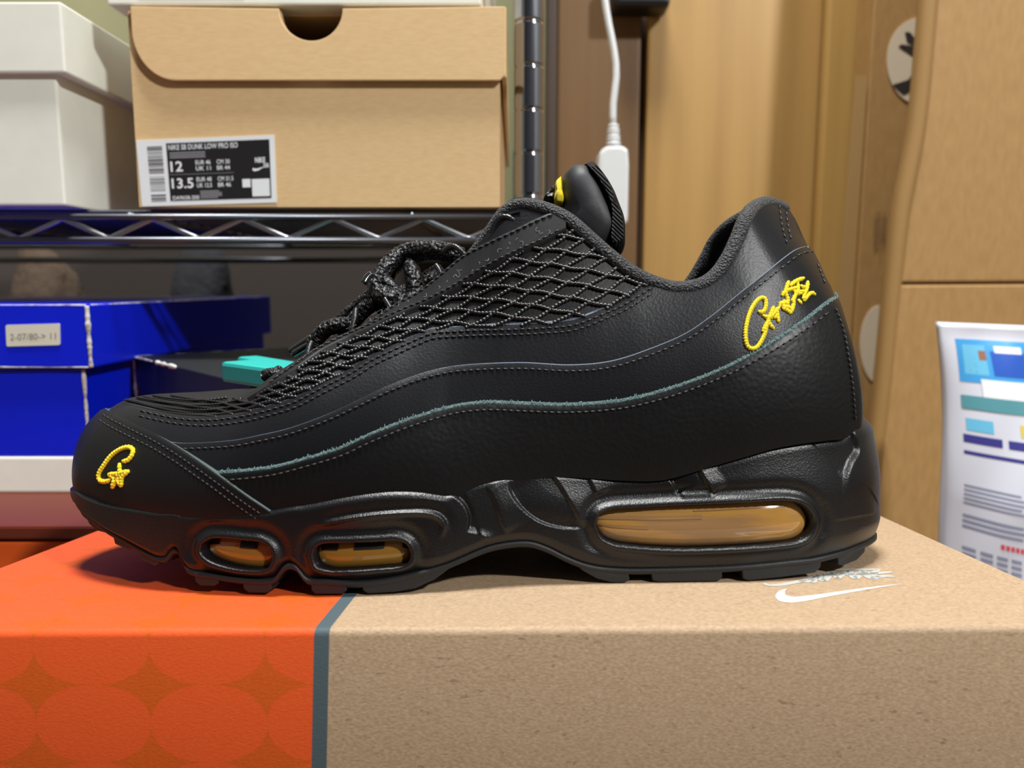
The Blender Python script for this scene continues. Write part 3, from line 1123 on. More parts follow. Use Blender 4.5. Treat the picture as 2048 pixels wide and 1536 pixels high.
# ---- outsole: thin rubber skin along the lower seam, then the lugs
ga = .4 * (.5 - .5 * np.cos(np.linspace(0, math.pi, 500))) + .6 * np.linspace(0, 1, 500)
vs, fs = [], []
for far in (False, True):
    p, nn = plan(ga, far)
    toe = -.006 * sst(1 - ga / .09)
    zb = zM(ga)
    rows = []
    for o_, dz in ((-.012, .0002), (-.0022, .0006), (-.0012, .0002), (-.0012, -.0012), (-.0022, -.0018), (-.014, -.0016)):
        rows.append(np.concatenate([p + nn * (o_ + toe)[:, None], (np.maximum(zb + dz, .0012))[:, None]], 1))
    g = np.stack(rows, 1)
    b = len(vs)
    vs += list(g.reshape(-1, 3))
    fs += grid_faces(500, 6, b, flip=not far)
shoe_obj('outsole', vs, fs, M['outsole'])
LUGS = [
    [(160, 1030), (182, 1046), (207, 1064), (200, 1067), (186, 1063), (170, 1050)],
    [(217, 1070), (258, 1092), (260, 1101), (248, 1102), (222, 1090)],
    [(269, 1099), (308, 1118), (313, 1130), (303, 1135), (275, 1122)],
    [(383, 1149), (430, 1156), (433, 1168), (424, 1175), (395, 1174), (385, 1166)],
    [(440, 1158), (470, 1162), (470, 1168), (444, 1166)],
    [(481, 1163), (536, 1165), (540, 1180), (530, 1189), (492, 1188), (482, 1180)],
    [(618, 1165), (690, 1169), (692, 1184), (684, 1191), (628, 1191), (620, 1184)],
    [(722, 1169), (772, 1164), (823, 1153), (892, 1134), (926, 1120), (905, 1136), (870, 1162), (830, 1180), (790, 1187), (735, 1190), (724, 1184)],
    [(1144, 1121), (1165, 1131), (1199, 1139), (1250, 1143), (1257, 1144), (1261, 1162), (1252, 1168), (1225, 1168), (1195, 1160), (1165, 1143)],
    [(1303, 1143), (1380, 1142), (1446, 1139), (1447, 1158), (1438, 1167), (1320, 1168), (1306, 1164)],
    [(1486, 1137), (1560, 1130), (1649, 1118), (1648, 1136), (1636, 1148), (1560, 1158), (1500, 1164), (1488, 1160)],
    [(1682, 1110), (1712, 1101), (1740, 1091), (1738, 1106), (1722, 1122), (1695, 1133), (1684, 1132)],
]
for px in LUGS:
    r = np.array([hit_plan(u, v) for u, v in px])
    r[:, 1] = np.maximum(r[:, 1], 0.0002)
    for far in (False, True):
        p, nn = plan(r[:, 0], far)
        k0 = -.0014 - .006 * sst(1 - r[:, 0] / .09)
        dd = np.column_stack([p + nn * k0[:, None], r[:, 1]])
        di = np.column_stack([p + nn * (k0 - .017)[:, None], r[:, 1]])
        o = prism('tread_lug', range(len(px)), lambda i, d: (dd[i] if d == 0 else di[i]) - shoe_c, 1, M['outsole'], SHOE, bevel=.0005)


# ---- laces
def lace(name, px, r, mt=None, n=60, parent=SHOE, braid=True):
    """px: (u, v, depth)"""
    q = resample(spline(px, n * 2), n)
    P = np.array([SP(u, v, 1, y) for u, v, y in q])
    rr = r * (1 + (.10 * np.sin(np.arange(n) * 2.4) if braid else 0)) * np.ones(n)
    v_, f_ = tube_geo(P, rr, 10)
    return shoe_obj(name, v_, f_, mt or M['lace'], parent)


lace('lace', [(922, 512, .072), (900, 503, .074), (868, 498, .078), (832, 499, .083), (803, 507, .085), (782, 522, .083), (765, 546, .080), (752, 575, .078), (748, 600, .077)], .0033)
lace('lace', [(925, 516, .10), (890, 508, .095), (850, 505, .09), (822, 520, .086), (826, 548, .080), (832, 575, .077), (824, 598, .075), (806, 606, .074)], .0032)
lace('lace', [(800, 520, .092), (778, 548, .094), (768, 580, .092), (776, 602, .088), (800, 600, .084), (816, 578, .080)], .0030)
lace('lace', [(745, 588, .082), (716, 612, .088), (690, 633, .092), (664, 652, .097), (643, 668, .100)], .0026)
lace('lace', [(752, 602, .076), (730, 618, .078), (712, 637, .080), (700, 652, .083), (686, 662, .090)], .0030)
lace('lace', [(706, 650, .079), (680, 650, .081), (655, 657, .083), (637, 673, .085), (626, 690, .086)], .0031)
lace('lace', [(765, 610, .076), (790, 596, .078), (815, 588, .082), (850, 560, .09), (880, 540, .095)], .0030)
lace('lace', [(770, 560, .078), (788, 580, .075), (800, 592, .073), (802, 612, .071)], .0024)
lace('lace', [(529, 752, .083), (540, 748, .082), (552, 747, .082), (562, 741, .084)], .0024, n=24)
lace('lace_knot', [(752, 586, .080), (768, 592, .074), (786, 600, .074), (790, 612, .08), (770, 612, .086), (756, 600, .086)], .0040)
lace('lace_tip', [(579, 703, .098), (600, 689, .098), (630, 669, .097)], .0013, M['aglet'], 20, braid=False)
lace('lace_tip', [(586, 708, .093), (604, 697, .093), (626, 684, .092)], .0013, M['aglet'], 20, braid=False)
lace('lace_tip', [(728, 566, .072), (734, 556, .073), (742, 548, .074)], .0014, M['aglet'], 16, braid=False)
for pts in ([(981, 486, .0615), (984, 462, .0605), (991, 444, .060), (1004, 434, .0595), (1018, 435, .0590), (1030, 443, .0585), (1042, 450, .0585)],
            [(888, 503, .066), (897, 495, .065), (909, 493, .064), (921, 501, .063), (932, 513, .0625)],
            [(712, 618, .074), (710, 634, .072), (706, 648, .071), (702, 662, .0705)],
            [(623, 684, .078), (618, 697, .076), (614, 712, .0745)],
            [(756, 580, .073), (771, 600, .070), (783, 620, .068)],
            [(872, 560, .068), (880, 545, .067), (872, 530, .069)]):
    lace('eyelet_loop', pts, .0011, M['cord'], 40)
# ---- fuzz along the raw edge of the lowest panel
vs, fs = [], []
q3 = resample(spline(E3[1:], 400), 560)
for k in range(560):
    u0, v0 = q3[k] + rng.normal(size=2) * (1.2, 1.0) + (0, -1)
    le, an = 3 + 4 * rng.random(), -1.57 + rng.normal() * .8
    pp = np.array([(u0, v0 + 2), (u0 + le * .5 * math.cos(an), v0 + le * .5 * math.sin(an)), (u0 + le * math.cos(an + .4), v0 + le * math.sin(an + .4))])
    a_, b_ = tube_geo(onto(pp, np.array([.0026, .0024, .0020]) + rng.random() * .0006, dense=False), .00011, 3, len(vs))
    vs += a_
    fs += b_
fz = shoe_obj('suede_fuzz', vs, fs, mat('suede_fibre', (112, 138, 138), .9))
fz['kind'] = 'stuff'
fz['label'] = 'grey-green raw suede fibres along the cut edge'

# ---- lint caught on the eyestay
vs, fs = [], []
for k in range(26):
    t_ = rng.random()
    i_ = int(t_ * 330) + 150
    u0 = el_px[i_, 0] - 8 + rng.normal() * 3
    v0 = el_px[i_, 1] - 16 + rng.normal() * 5
    an, le = rng.random() * 6.3, 4 + 9 * rng.random()
    pp = spline([(u0, v0), (u0 + le * .5 * math.cos(an), v0 + le * .5 * math.sin(an)), (u0 + le * .7 * math.cos(an + .9), v0 + le * .9 * math.sin(an + .9))], 8)
    a_, b_ = tube_geo(onto(pp, np.full(len(pp), .0018), dense=False), .00006, 4, len(vs))
    vs += a_
    fs += b_
lint = shoe_obj('lint', vs, fs, mat('lint', (150, 150, 150), .9))
lint['kind'] = 'stuff'
lint['label'] = 'pale lint fibres stuck to the eyestay'
#%%BOX
# ================================================================== the kraft and orange shoebox under the shoe
BX0, BX1, BY0, BY1, BH = -.2041, .1728, 0., .245, .120
box_c = np.array([(BX0 + BX1) / 2, (BY0 + BY1) / 2, -BH])
KB = empty('shoebox', 'kraft cardboard shoebox with an orange printed end carrying the black sneaker', 'box', MS @ Matrix.Translation(Vector(box_c)))


def box_print_material():
    m = bpy.data.materials.new('kraft_orange_print')
    m.use_nodes = True
    nt = m.node_tree
    L = nt.links.new
    b = nt.nodes['Principled BSDF']
    b.inputs['Roughness'].default_value = .62
    b.inputs['Specular IOR Level'].default_value = .35

    def node(t, **k):
        n_ = nt.nodes.new(t)
        for a_, v_ in k.items():
            setattr(n_, a_, v_)
        return n_

    def math_(op, a_, b_=None, c_=None):
        n_ = node('ShaderNodeMath', operation=op)
        for i, s in enumerate((a_, b_, c_)):
            if s is None:
                continue
            if isinstance(s, (int, float)):
                n_.inputs[i].default_value = s
            else:
                L(s, n_.inputs[i])
        return n_.outputs[0]

    def mix(fac, c1, c2):
        n_ = node('ShaderNodeMix', data_type='RGBA')
        for s, i in ((fac, 0), (c1, 6), (c2, 7)):
            if isinstance(s, tuple):
                n_.inputs[i].default_value = s
            elif isinstance(s, (int, float)):
                n_.inputs[i].default_value = s
            else:
                L(s, n_.inputs[i])
        return n_.outputs[2]

    tc = node('ShaderNodeTexCoord')
    sp = node('ShaderNodeSeparateXYZ')
    L(tc.outputs['Object'], sp.inputs[0])
    x, y, z = sp.outputs
    # local origin is the middle of the base
    x0 = -.0577 - float(box_c[0])
    # fibres
    mp = node('ShaderNodeMapping')
    mp.inputs['Scale'].default_value = (1, 2.6, 2.6)
    L(tc.outputs['Object'], mp.inputs[0])
    fib = node('ShaderNodeTexNoise')
    fib.inputs['Scale'].default_value = 800
    fib.inputs['Detail'].default_value = 6
    L(mp.outputs[0], fib.inputs['Vector'])
    spk = node('ShaderNodeTexNoise')
    spk.inputs['Scale'].default_value = 300
    spk.inputs['Detail'].default_value = 2
    L(mp.outputs[0], spk.inputs['Vector'])
    speck = math_('MULTIPLY', math_('GREATER_THAN', spk.outputs[0], .705), .55)
    f1 = node('ShaderNodeMapRange')
    f1.inputs[1].default_value = .3
    f1.inputs[2].default_value = .7
    L(fib.outputs[0], f1.inputs[0])
    kraft = mix(f1.outputs[0], lin((146, 123, 97)), lin((178, 153, 124)))
    kraft = mix(speck, kraft, lin((110, 84, 62)))
    # orange with rows of touching ellipses; small four-pointed stars stay darker between them
    PX, PZ = .0346, .0232
    xs = math_('ADD', x, -(-.1415 - float(box_c[0])))
    zs = math_('ADD', math_('ADD', z, -(BH - .0163)), math_('MULTIPLY', math_('ADD', y, BY1 / 2), 1.0))
    cx = math_('SUBTRACT', math_('FRACT', math_('DIVIDE', xs, PX)), .5)
    cz = math_('SUBTRACT', math_('FRACT', math_('DIVIDE', zs, PZ)), .5)
    e_ = math_('ADD', math_('POWER', math_('ABSOLUTE', cx), 2.15), math_('POWER', math_('ABSOLUTE', cz), 2.15))
    star = math_('GREATER_THAN', e_, .5 ** 2.15)
    orange = mix(star, lin((208, 76, 24)), lin((188, 76, 2)))
    orange = mix(math_('MULTIPLY', f1.outputs[0], .22), orange, lin((222, 108, 60)))
    xk = math_('ADD', x, math_('MULTIPLY', math_('MINIMUM', math_('ADD', z, -BH), 0.), -.045))
    col = mix(math_('GREATER_THAN', xk, x0 + .0045), lin((70, 84, 90)), kraft)
    col = mix(math_('LESS_THAN', xk, x0), col, orange)
    L(col, b.inputs['Base Color'])
    bp = node('ShaderNodeBump')
    bp.inputs['Strength'].default_value = .22
    bp.inputs['Distance'].default_value = .0004
    L(fib.outputs[0], bp.inputs['Height'])
    L(bp.outputs[0], b.inputs['Normal'])
    return m


BPM = box_print_material()


def soft_box(name, lo, hi, r, mt, parent, org):
    """box with softly rounded, slightly uneven top edges"""
    bm = bmesh.new()
    bmesh.ops.create_cube(bm, size=1)
    for v_ in bm.verts:
        v_.co = Vector([lo[k] if v_.co[k] < 0 else hi[k] for k in range(3)]) - Vector(org)
    bmesh.ops.bevel(bm, geom=bm.edges[:], offset=r, segments=4, profile=.5, affect='EDGES')
    me = bpy.data.meshes.new(name)
    bm.to_mesh(me)
    bm.free()
    me.materials.append(mt)
    me.polygons.foreach_set('use_smooth', [True] * len(me.polygons))
    o = bpy.data.objects.new(name, me)
    COL.objects.link(o)
    o.parent = parent
    return o


soft_box('lid', (BX0, BY0, -.075), (BX1, BY1, 0), .0022, BPM, KB, box_c)
MSI = MS.inverted()
tc_ = []
for x_, y_ in ((BX0 + .002, BY0 + .002), (BX1 - .002, BY0 + .002), (BX1 - .002, BY1 - .002), (BX0 + .002, BY1 - .002)):
    w_ = MS @ Vector((x_, y_, 0))
    tc_.append(np.array((x_, y_, -w_.z / (MS.to_3x3() @ Vector((0, 0, 1))).z + .0002)) - box_c)
tt_ = [np.array((x_, y_, -.070)) - box_c for x_, y_ in ((BX0 + .002, BY0 + .002), (BX1 - .002, BY0 + .002), (BX1 - .002, BY1 - .002), (BX0 + .002, BY1 - .002))]
bev_box('tray', tc_ + tt_, BPM, KB, .0015)
M['print_white'] = mat('white_print', (226, 228, 226), .5)
M['print_grey'] = mat('grey_print', (176, 176, 170), .55)


def flat_top(name, strokes, width, mt):
    vs, fs = [], []
    for st in strokes:
        c = np.array([SP(u, v, 2, .00012)[:2] for u, v in (spline(st, 40) if len(st) > 2 else np.array(st))])
        t = np.gradient(c, axis=0)
        t /= np.linalg.norm(t, axis=1)[:, None]
        nn = np.stack([-t[:, 1], t[:, 0]], 1)
        k = len(c)
        w = width * (.45 + .55 * np.sin(np.linspace(.05, 1, k) * math.pi * .8 + .3))[:, None]
        b = len(vs)
        g = np.stack([c - nn * w, c + nn * w], 1)
        vs += [(p[0], p[1], .00012) for p in g.reshape(-1, 2)]
        fs += grid_faces(k, 2, b, flip=True)
    return mesh_obj(name, np.array(vs) - box_c, fs, mt, KB)


T4 = lambda *p: zz(p, 2.415, 1200, 1050)
sw = spline(T4((902, 306), (866, 319), (848, 341), (862, 363), (912, 373), (985, 367), (1100, 345), (1300, 309), (1462, 283)), 60)
sw2 = spline(T4((1462, 283), (1300, 301), (1100, 329), (1000, 342), (930, 346), (896, 337), (892, 322), (902, 306)), 60)
o = np.vstack([sw[:-1], sw2[:-1]])
P = np.array([SP(u, v, 2, .00012) for u, v in o]) - box_c
mesh_obj('printed_logo', P, [tuple(range(len(P)))], M['print_white'], KB, smooth=False)
flat_top('printed_script', [T4((792, 282), (820, 290), (880, 287), (940, 276), (1000, 262), (1040, 246)), T4((960, 268), (1000, 272), (1030, 262)),
                            T4((1030, 278), (1052, 240), (1080, 268), (1120, 228), (1146, 258)), T4((1146, 258), (1200, 222), (1232, 256), (1270, 218)),
                            T4((1190, 240), (1240, 236), (1310, 228)), T4((1270, 218), (1296, 250), (1340, 262)), T4((1130, 216), (1240, 214), (1356, 214)),
                            T4((1250, 240), (1340, 232), (1410, 226)), T4((1310, 258), (1370, 246), (1420, 248)), T4((1080, 236), (1130, 240), (1180, 232)),
                            T4((1340, 216), (1320, 240), (1350, 252))], .0013, M['print_grey'])
#%%BACK
# ================================================================== the setting
M['floor'] = mat('floor_boards', (96, 74, 54), .5, var=(6, (70, 52, 38), .35, .65, (1, 14, 1)))
M['wall'] = mat('wall_paint', (150, 146, 110), .8)
M['wall_pale'] = mat('wall_paper', (128, 126, 122), .85)
M['wall_dim'] = mat('dimmed_front_wall', (58, 58, 62), .9)  # unseen front wall, darkened to cut the bounced light
M['wood'] = mat('wood_panel', (172, 136, 80), .42, var=(5, (158, 123, 70), .35, .68, (9, 9, .35)), spec=.4)
M['wood_shaded'] = mat('wood_panel_shaded', (112, 84, 54), .45, var=(5, (98, 72, 44), .35, .68, (9, 9, .35)), spec=.4)  # same wood, with the left panel's shading painted into its colour
M['wood_trim'] = mat('wood_trim', (180, 144, 82), .45, var=(7, (168, 132, 72), .35, .68, (10, 10, .4)))
M['groove'] = mat('dark_groove', (74, 52, 32), .7)
M['kraft'] = mat('carton_board', (168, 132, 82), .62, var=(240, (156, 121, 74), .3, .7, (1, 1, .3)), spec=.35)
M['kraft_tan'] = mat('carton_tan', (222, 190, 144), .6, var=(160, (214, 180, 132), .3, .7, (1, 4, 5)), spec=.3)
M['kraft_edge'] = mat('carton_edge', (150, 116, 66), .7)
M['tape'] = mat('paper_tape', (172, 140, 92), .35)
M['white_box'] = mat('white_carton', (238, 239, 228), .55, var=(40, (230, 231, 220), .3, .7, (1, 1, 1)))
M['white_glossy'] = mat('white_plastic', (214, 218, 220), .3)
M['blue_box'] = mat('blue_carton', (4, 30, 214), .38, spec=.5)
M['worn'] = mat('worn_white_board', (206, 204, 198), .8, var=(300, (120, 120, 130), .45, .7, (1, 1, 1)))
M['black_box'] = mat('black_carton', (26, 30, 32), .5)
M['teal'] = mat('teal_plastic', (46, 178, 170), .35)
M['orange_box'] = mat('orange_carton', (218, 88, 24), .55)
M['chrome'] = mat('chrome', (176, 180, 190), .14, metal=1.)
M['chrome_dark'] = mat('worn_chrome', (104, 106, 112), .36, metal=1.)
M['truss'] = mat('truss_chrome', (170, 172, 178), .35, metal=1.)
M['label_black'] = mat('label_black', (30, 29, 32), .45)
M['label_white'] = mat('label_white', (228, 232, 236), .5)
M['navy'] = mat('navy_print', (24, 36, 66), .5)
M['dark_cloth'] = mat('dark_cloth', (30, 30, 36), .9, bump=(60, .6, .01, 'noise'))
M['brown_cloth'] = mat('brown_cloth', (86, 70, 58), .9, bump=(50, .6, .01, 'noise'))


def structure(o):
    o['kind'] = 'structure'
    return o


structure(aabox('floor', -1.6, 1.6, -1.6, 1.25, -.03, 0, M['floor'], bevel=0))
WB = structure(aabox('wall_back', -1.6, 1.6, 1.20, 1.26, 0, 2.4, M['wall'], bevel=0))
structure(aabox('wall_left', -1.66, -1.6, -1.6, 1.26, 0, 2.4, M['wall_pale'], bevel=0))
structure(aabox('wall_right', 1.6, 1.66, -1.6, 1.26, 0, 2.4, M['wall_pale'], bevel=0))
structure(aabox('wall_front', -1.66, 1.66, -1.66, -1.6, 0, 2.4, M['wall_dim'], bevel=0))
structure(aabox('ceiling', -1.66, 1.66, -1.66, 1.26, 2.4, 2.44, M['wall_pale'], bevel=0))
# wood panelled door on the right
PYD = .80


def xat(u, Y):
    return float(WP(u, 300, Y)[0])


DR = structure(aabox('door_1', xat(1092, PYD), xat(2310, PYD), PYD + .012, PYD + .03, .0, 1.9, M['groove'], bevel=0))
for u0, u1, mt in ((1113, 1278, 'wood_shaded'), (1291, 1634, 'wood'), (1655, 2300, 'wood_trim')):
    aabox('panel', xat(u0, PYD), xat(u1, PYD), PYD, PYD + .02, .0, 1.9, M[mt], DR, .003)
aabox('batten', xat(1642, PYD - .015), xat(1722, PYD - .015), PYD - .015, PYD, .0, 1.9, M['wood_trim'], DR, .004)
aabox('door_frame', xat(1092, PYD - .01), xat(1113, PYD - .01), PYD - .01, PYD + .02, 0, 1.9, mat('dark_frame', (58, 44, 34), .6), DR, .003)


# ------------------------------------------------------------------ wire rack
def rootw(name, label, cat, loc, group=None):
    return empty(name, label, cat, Matrix.Translation(Vector(loc)), group)


def put(o, loc):
    """move a child built in world coordinates into its root's frame"""
    o.data.transform(Matrix.Translation(-Vector(loc)))
    return o


RY = .470                                   # front plane of the rack
ZS = float(WP(640, 414, .472)[2])             # top of the shelf wires
zt = float(WP(500, 434, RY)[2])
zb = float(WP(500, 481, RY)[2])
xpost = float(WP(1058, 250, .488)[0])
rl = (xpost, .488, 0)
RACK = rootw('wire_rack', 'chrome wire shelving rack holding the shoeboxes behind the sneaker', 'rack', rl)
# posts with rings
for py in (.488, .488 + .36):
    zs = []
    rs = []
    z = 0.
    zoff = float(WP(1060, 48, .488)[2])
    k0 = zoff % .0254
    zz_ = np.arange(0, 1.2, .0254) + k0
    zs, rs = [0.], [.0091]
    for g_ in zz_:
        for dz, rr in ((-.0018, .0091), (-.0012, .0091), (-.0007, .0086), (.0007, .0086), (.0012, .0091), (.0018, .0091)):
            zs.append(g_ + dz)
            rs.append(rr)
    zs.append(1.25)
    rs.append(.0091)
    vv, ff = [], []
    for z_, r_ in zip(zs, rs):
        for k in range(40):
            a_ = 2 * math.pi * k / 40
            vv.append((xpost + r_ * math.cos(a_), py + r_ * math.sin(a_), z_))
    ff = grid_faces(len(zs), 40, 0, flip=True, wrap=True)
    put(mesh_obj('post', vv, ff, M['chrome'], RACK), rl)
xl, xr = -.62, xpost + .002
for nm, z_, r_ in (('front_rail', zt, .0019), ('front_rail', zb, .0023)):
    put(tube(nm, [(xl, RY, z_), (xr, RY, z_)], r_, M['chrome_dark'], RACK, 10), rl)
zig = []
lows = float(WP(217, 481, RY)[0])
per = float(WP(397, 481, RY)[0]) - lows
k = -4
while lows + (k - .5) * per < xr:
    for xx, z_ in ((lows + k * per, zb + .001), (lows + (k + .5) * per, zt - .001)):
        if xx < xr and xx > xl:
            zig.append((xx, RY + .001, z_))
    k += 1
put(tube('truss_wire', resample(np.array(zig), 240), .0018, M['truss'], RACK, 8), rl)
for k in range(15):
    yy = RY + .018 + .0235 * k
    put(tube('shelf_wire', [(xl, yy, ZS - .0017), (xr, yy, ZS - .0017)], .0016, M['chrome_dark'], RACK, 8), rl)
for xx in np.arange(xl + .05, xr, .17):
    put(tube('cross_wire', [(xx, RY, ZS - .0050), (xx, RY + .36, ZS - .0050)], .0016, M['chrome_dark'], RACK, 8), rl)
put(tube('rear_rail', [(xl, RY + .36, zt), (xr, RY + .36, zt)], .0028, M['chrome_dark'], RACK, 10), rl)
put(tube('rear_rail', [(xl, RY + .36, zb), (xr, RY + .36, zb)], .0034, M['chrome_dark'], RACK, 10), rl)


# ------------------------------------------------------------------ boxes on the rack
def bilin(c, Y, push=0.):
    """pixel quad c (tl, tr, br, bl) at depth Y -> function (p, q) in 0..1 (q down) to world"""
    tl, tr, br, bl = [WP(u, v, Y - push) for u, v in c]
    return lambda p, q: (tl * (1 - p) + tr * p) * (1 - q) + (bl * (1 - p) + br * p) * q


TY = .472
tl_, tr_, br_, bl_ = WP(264, 20, TY), WP(1004, 14, TY), WP(997, 411, TY), WP(283, 412, TY)
x0t, x1t = float(WP(272, 300, TY)[0]), float(WP(1000, 300, TY)[0])
z1t = float(WP(640, 18, TY)[2])
z0t = ZS
D_ = .34
tb = ((x0t + x1t) / 2, TY + D_ / 2, z0t)
TB = rootw('shoebox', 'tan cardboard shoebox with a half-round thumb cut-out and black and white size label', 'box', tb)
zc_ = z1t - .0005
xcn = float(WP(625, 20, TY)[0])
rn = float(WP(688, 20, TY)[0]) - xcn
arc = [(xcn + rn * math.cos(a_), z1t - .0012 - rn * math.sin(a_) * .97) for a_ in np.linspace(0, math.pi, 25)]


def xzf(y0):
    return lambda p, d: (p[0], y0 + d, p[1])


front = [(x0t, z0t), (x1t, z0t), (x1t, z1t - .001)] + [(x, min(z, z1t - .001)) for x, z in arc] + [(x0t, z1t - .001)]
put(prism('front_panel', front, xzf(TY), .003, M['kraft_tan'], TB), tb)
put(aabox('side_panel', x0t, x0t + .003, TY + .003, TY + D_, z0t, z1t - .001, M['kraft_tan'], TB, 0), tb)
put(aabox('side_panel', x1t - .003, x1t, TY + .003, TY + D_, z0t, z1t - .001, M['kraft_tan'], TB, 0), tb)
put(aabox('back_panel', x0t, x1t, TY + D_, TY + D_ + .003, z0t, z1t - .001, M['kraft_tan'], TB, 0), tb)
put(aabox('bottom_panel', x0t + .003, x1t - .003, TY + .003, TY + D_, z0t, z0t + .003, M['kraft_tan'], TB, 0), tb)
# lid: front flap with a rounded lower left corner and the notch, top and right side
xf0, xf1 = float(WP(264, 60, TY - .004)[0]), float(WP(1010, 60, TY - .004)[0])
zf = float(WP(600, 161, TY - .004)[2])
rc = .024
fl = [(xf0 + rc - rc * math.sin(a_), zf + rc * 1.15 - rc * 1.15 * math.cos(a_)) for a_ in np.linspace(math.pi / 2, 0, 14)]
flap = fl + [(xf1 - .003, zf), (xf1, zf + .003), (xf1, z1t)] + [(x, min(z, z1t)) for x, z in arc] + [(xf0, z1t)]
put(prism('lid_flap', flap, xzf(TY - .0045), .0022, M['kraft_tan'], TB, .0005), tb)
put(aabox('lid_side', xf1 - .002, xf1 + .0008, TY - .003, TY + D_ + .003, zf + .002, z1t, M['kraft_tan'], TB, .0006), tb)
put(aabox('lid_top', xf0 + .001, xf1, TY + .012, TY + D_ + .003, z1t, z1t + .0011, M['kraft_tan'], TB, .0002), tb)
# size label
LQ = [(272, 281), (548, 270), (553, 405), (284, 413)]
Lm = bilin(LQ, TY, .0006)


def on_quad(name, fn, rects, mt, parent, org, lift=0., ny=(0, -1, 0)):
    vs, fs = [], []
    for p0, q0, p1, q1 in rects:
        b = len(vs)
        for p, q in ((p0, q0), (p1, q0), (p1, q1), (p0, q1)):
            vs.append(np.array(fn(p, q)) + np.array(ny) * lift - np.array(org))
        fs.append((b + 3, b + 2, b + 1, b))
    return mesh_obj(name, vs, fs, mt, parent, smooth=False)


def text_quad(name, s, fn, rect, mt, parent, org, lift=0., bold=.0):
    v_, f_ = text_geo(s, bold)
    p0, q0, p1, q1 = rect
    vs = [np.array(fn(p0 + (p1 - p0) * a_, q1 + (q0 - q1) * b_)) + np.array((0, -lift, 0)) - np.array(org) for a_, b_ in v_]
    return mesh_obj(name, vs, f_, mt, parent, smooth=False)


lab = [Lm(0, 1), Lm(1, 1), Lm(1, 0), Lm(0, 0)]
LAB = mesh_obj('size_label', [np.array(p) - np.array(tb) for p in lab] + [np.array(p) + np.array((0, .0006, 0)) - np.array(tb) for p in lab],
               [(0, 1, 2, 3), (7, 6, 5, 4), (0, 4, 5, 1), (1, 5, 6, 2), (2, 6, 7, 3), (3, 7, 4, 0)], M['label_white'], TB, smooth=False)
on_quad('black_field', Lm, [(.215, .06, .965, .93)], M['label_black'], LAB, tb, .0001)
bars = []
q = .10
while q < .93:
    w_ = random.choice((.008, .012, .02, .028))
    if not (.50 < q < .55 or .78 < q < .82):
        bars.append((.075, q, .185, min(q + w_, .93)))
    q += w_ + random.choice((.010, .014, .02))
on_quad('barcode', Lm, bars, mat('barcode_ink', (96, 96, 100), .5), LAB, tb, .0001)
TX = [('NIKE SB DUNK LOW PRO ISO', (.23, .085, .735, .165), .012), ('12', (.235, .335, .325, .49), .02), ('13.5', (.235, .59, .395, .745), .02),
      ('EUR 46', (.42, .33, .53, .395), .01), ('CM 30', (.575, .33, .67, .395), .01), ('UK 11', (.42, .42, .53, .485), .01), ('BR 44', (.575, .42, .67, .485), .01),
      ('EUR 48', (.42, .585, .53, .65), .01), ('CM 31.5', (.575, .585, .69, .65), .01), ('UK 12.5', (.42, .675, .53, .74), .01), ('BR 46', (.575, .675, .67, .74), .01),
      ('DJ0000-200', (.235, .855, .43, .915), .01), ('NIKE', (.855, .32, .93, .40), .03), ('SB', (.915, .41, .955, .475), .02)]
for s, rc_, bd in TX:
    if s.startswith('DJ'):
        s = 'DA9658-200'
    text_quad('printed_text', s, Lm, rc_, M['label_white'], LAB, tb, .0002, bd)
on_quad('fine_print', Lm, [(.235, .20, .495, .222), (.235, .235, .495, .257), (.235, .268, .495, .29), (.44, .79, .58, .81), (.44, .82, .60, .842), (.44, .852, .60, .874), (.44, .884, .57, .904),
                           (.22, .53, .695, .537)], mat('label_grey', (132, 132, 138), .5), LAB, tb, .0002)
swo = [(.84, .47), (.832, .50), (.845, .525), (.875, .515), (.93, .455), (.87, .485), (.848, .485)]
mesh_obj('printed_logo', [np.array(Lm(*p)) + np.array((0, -.0002, 0)) - np.array(tb) for p in swo], [tuple(range(len(swo)))], M['label_white'], LAB, smooth=False)
on_quad('blank_square', Lm, [(.825, .64, .955, .90), (.755, .635, .815, .76)], M['label_white'], LAB, tb, .0002)

# box lying on top of the tan box (only its lowest edge is in view)
zt2 = z1t + .0012
x0w, x1w = float(WP(215, 10, TY - .003)[0]), float(WP(962, 10, TY - .003)[0])
wb = ((x0w + x1w) / 2, TY + .13, zt2)
WT = rootw('shoebox', 'white shoebox lying on top of the tan one, cut by the upper frame edge', 'box', wb)
put(aabox('tray', x0w, x1w, TY - .003, TY + .30, zt2, zt2 + .085, M['white_box'], WT, .0012), wb)
put(aabox('lid', x0w - .002, x1w + .002, TY - .005, TY + .302, zt2 + .08, zt2 + .115, M['white_box'], WT, .0012), wb)
put(aabox('printed_label', float(WP(277, 0, TY - .003)[0]), float(WP(488, 0, TY - .003)[0]), TY - .0034, TY - .0029, zt2 + .0045, zt2 + .06, M['navy'], WT, 0), wb)

# white box at the left
LY = .462
xe = float(WP(121, 280, LY)[0])
xe2 = float(WP(128, 80, LY - .003)[0])
zl0, zl1, zl2 = ZS, float(WP(60, 149, LY)[2]), float(WP(60, 8, LY)[2])
lw = (xe - .11, LY + .16, zl0)
LB = rootw('shoebox', 'plain white lidded shoebox at the left end of the wire shelf', 'box', lw)
put(aabox('tray', xe - .22, xe, LY, LY + .32, zl0, zl1 + .01, M['white_box'], LB, .0012), lw)
put(aabox('lid', xe - .223, xe2, LY - .004, LY + .324, zl1, zl2, M['white_box'], LB, .0012), lw)

# teal carton standing further back on the wire shelf
tlc = (.0 - .12, RY + .30, ZS)

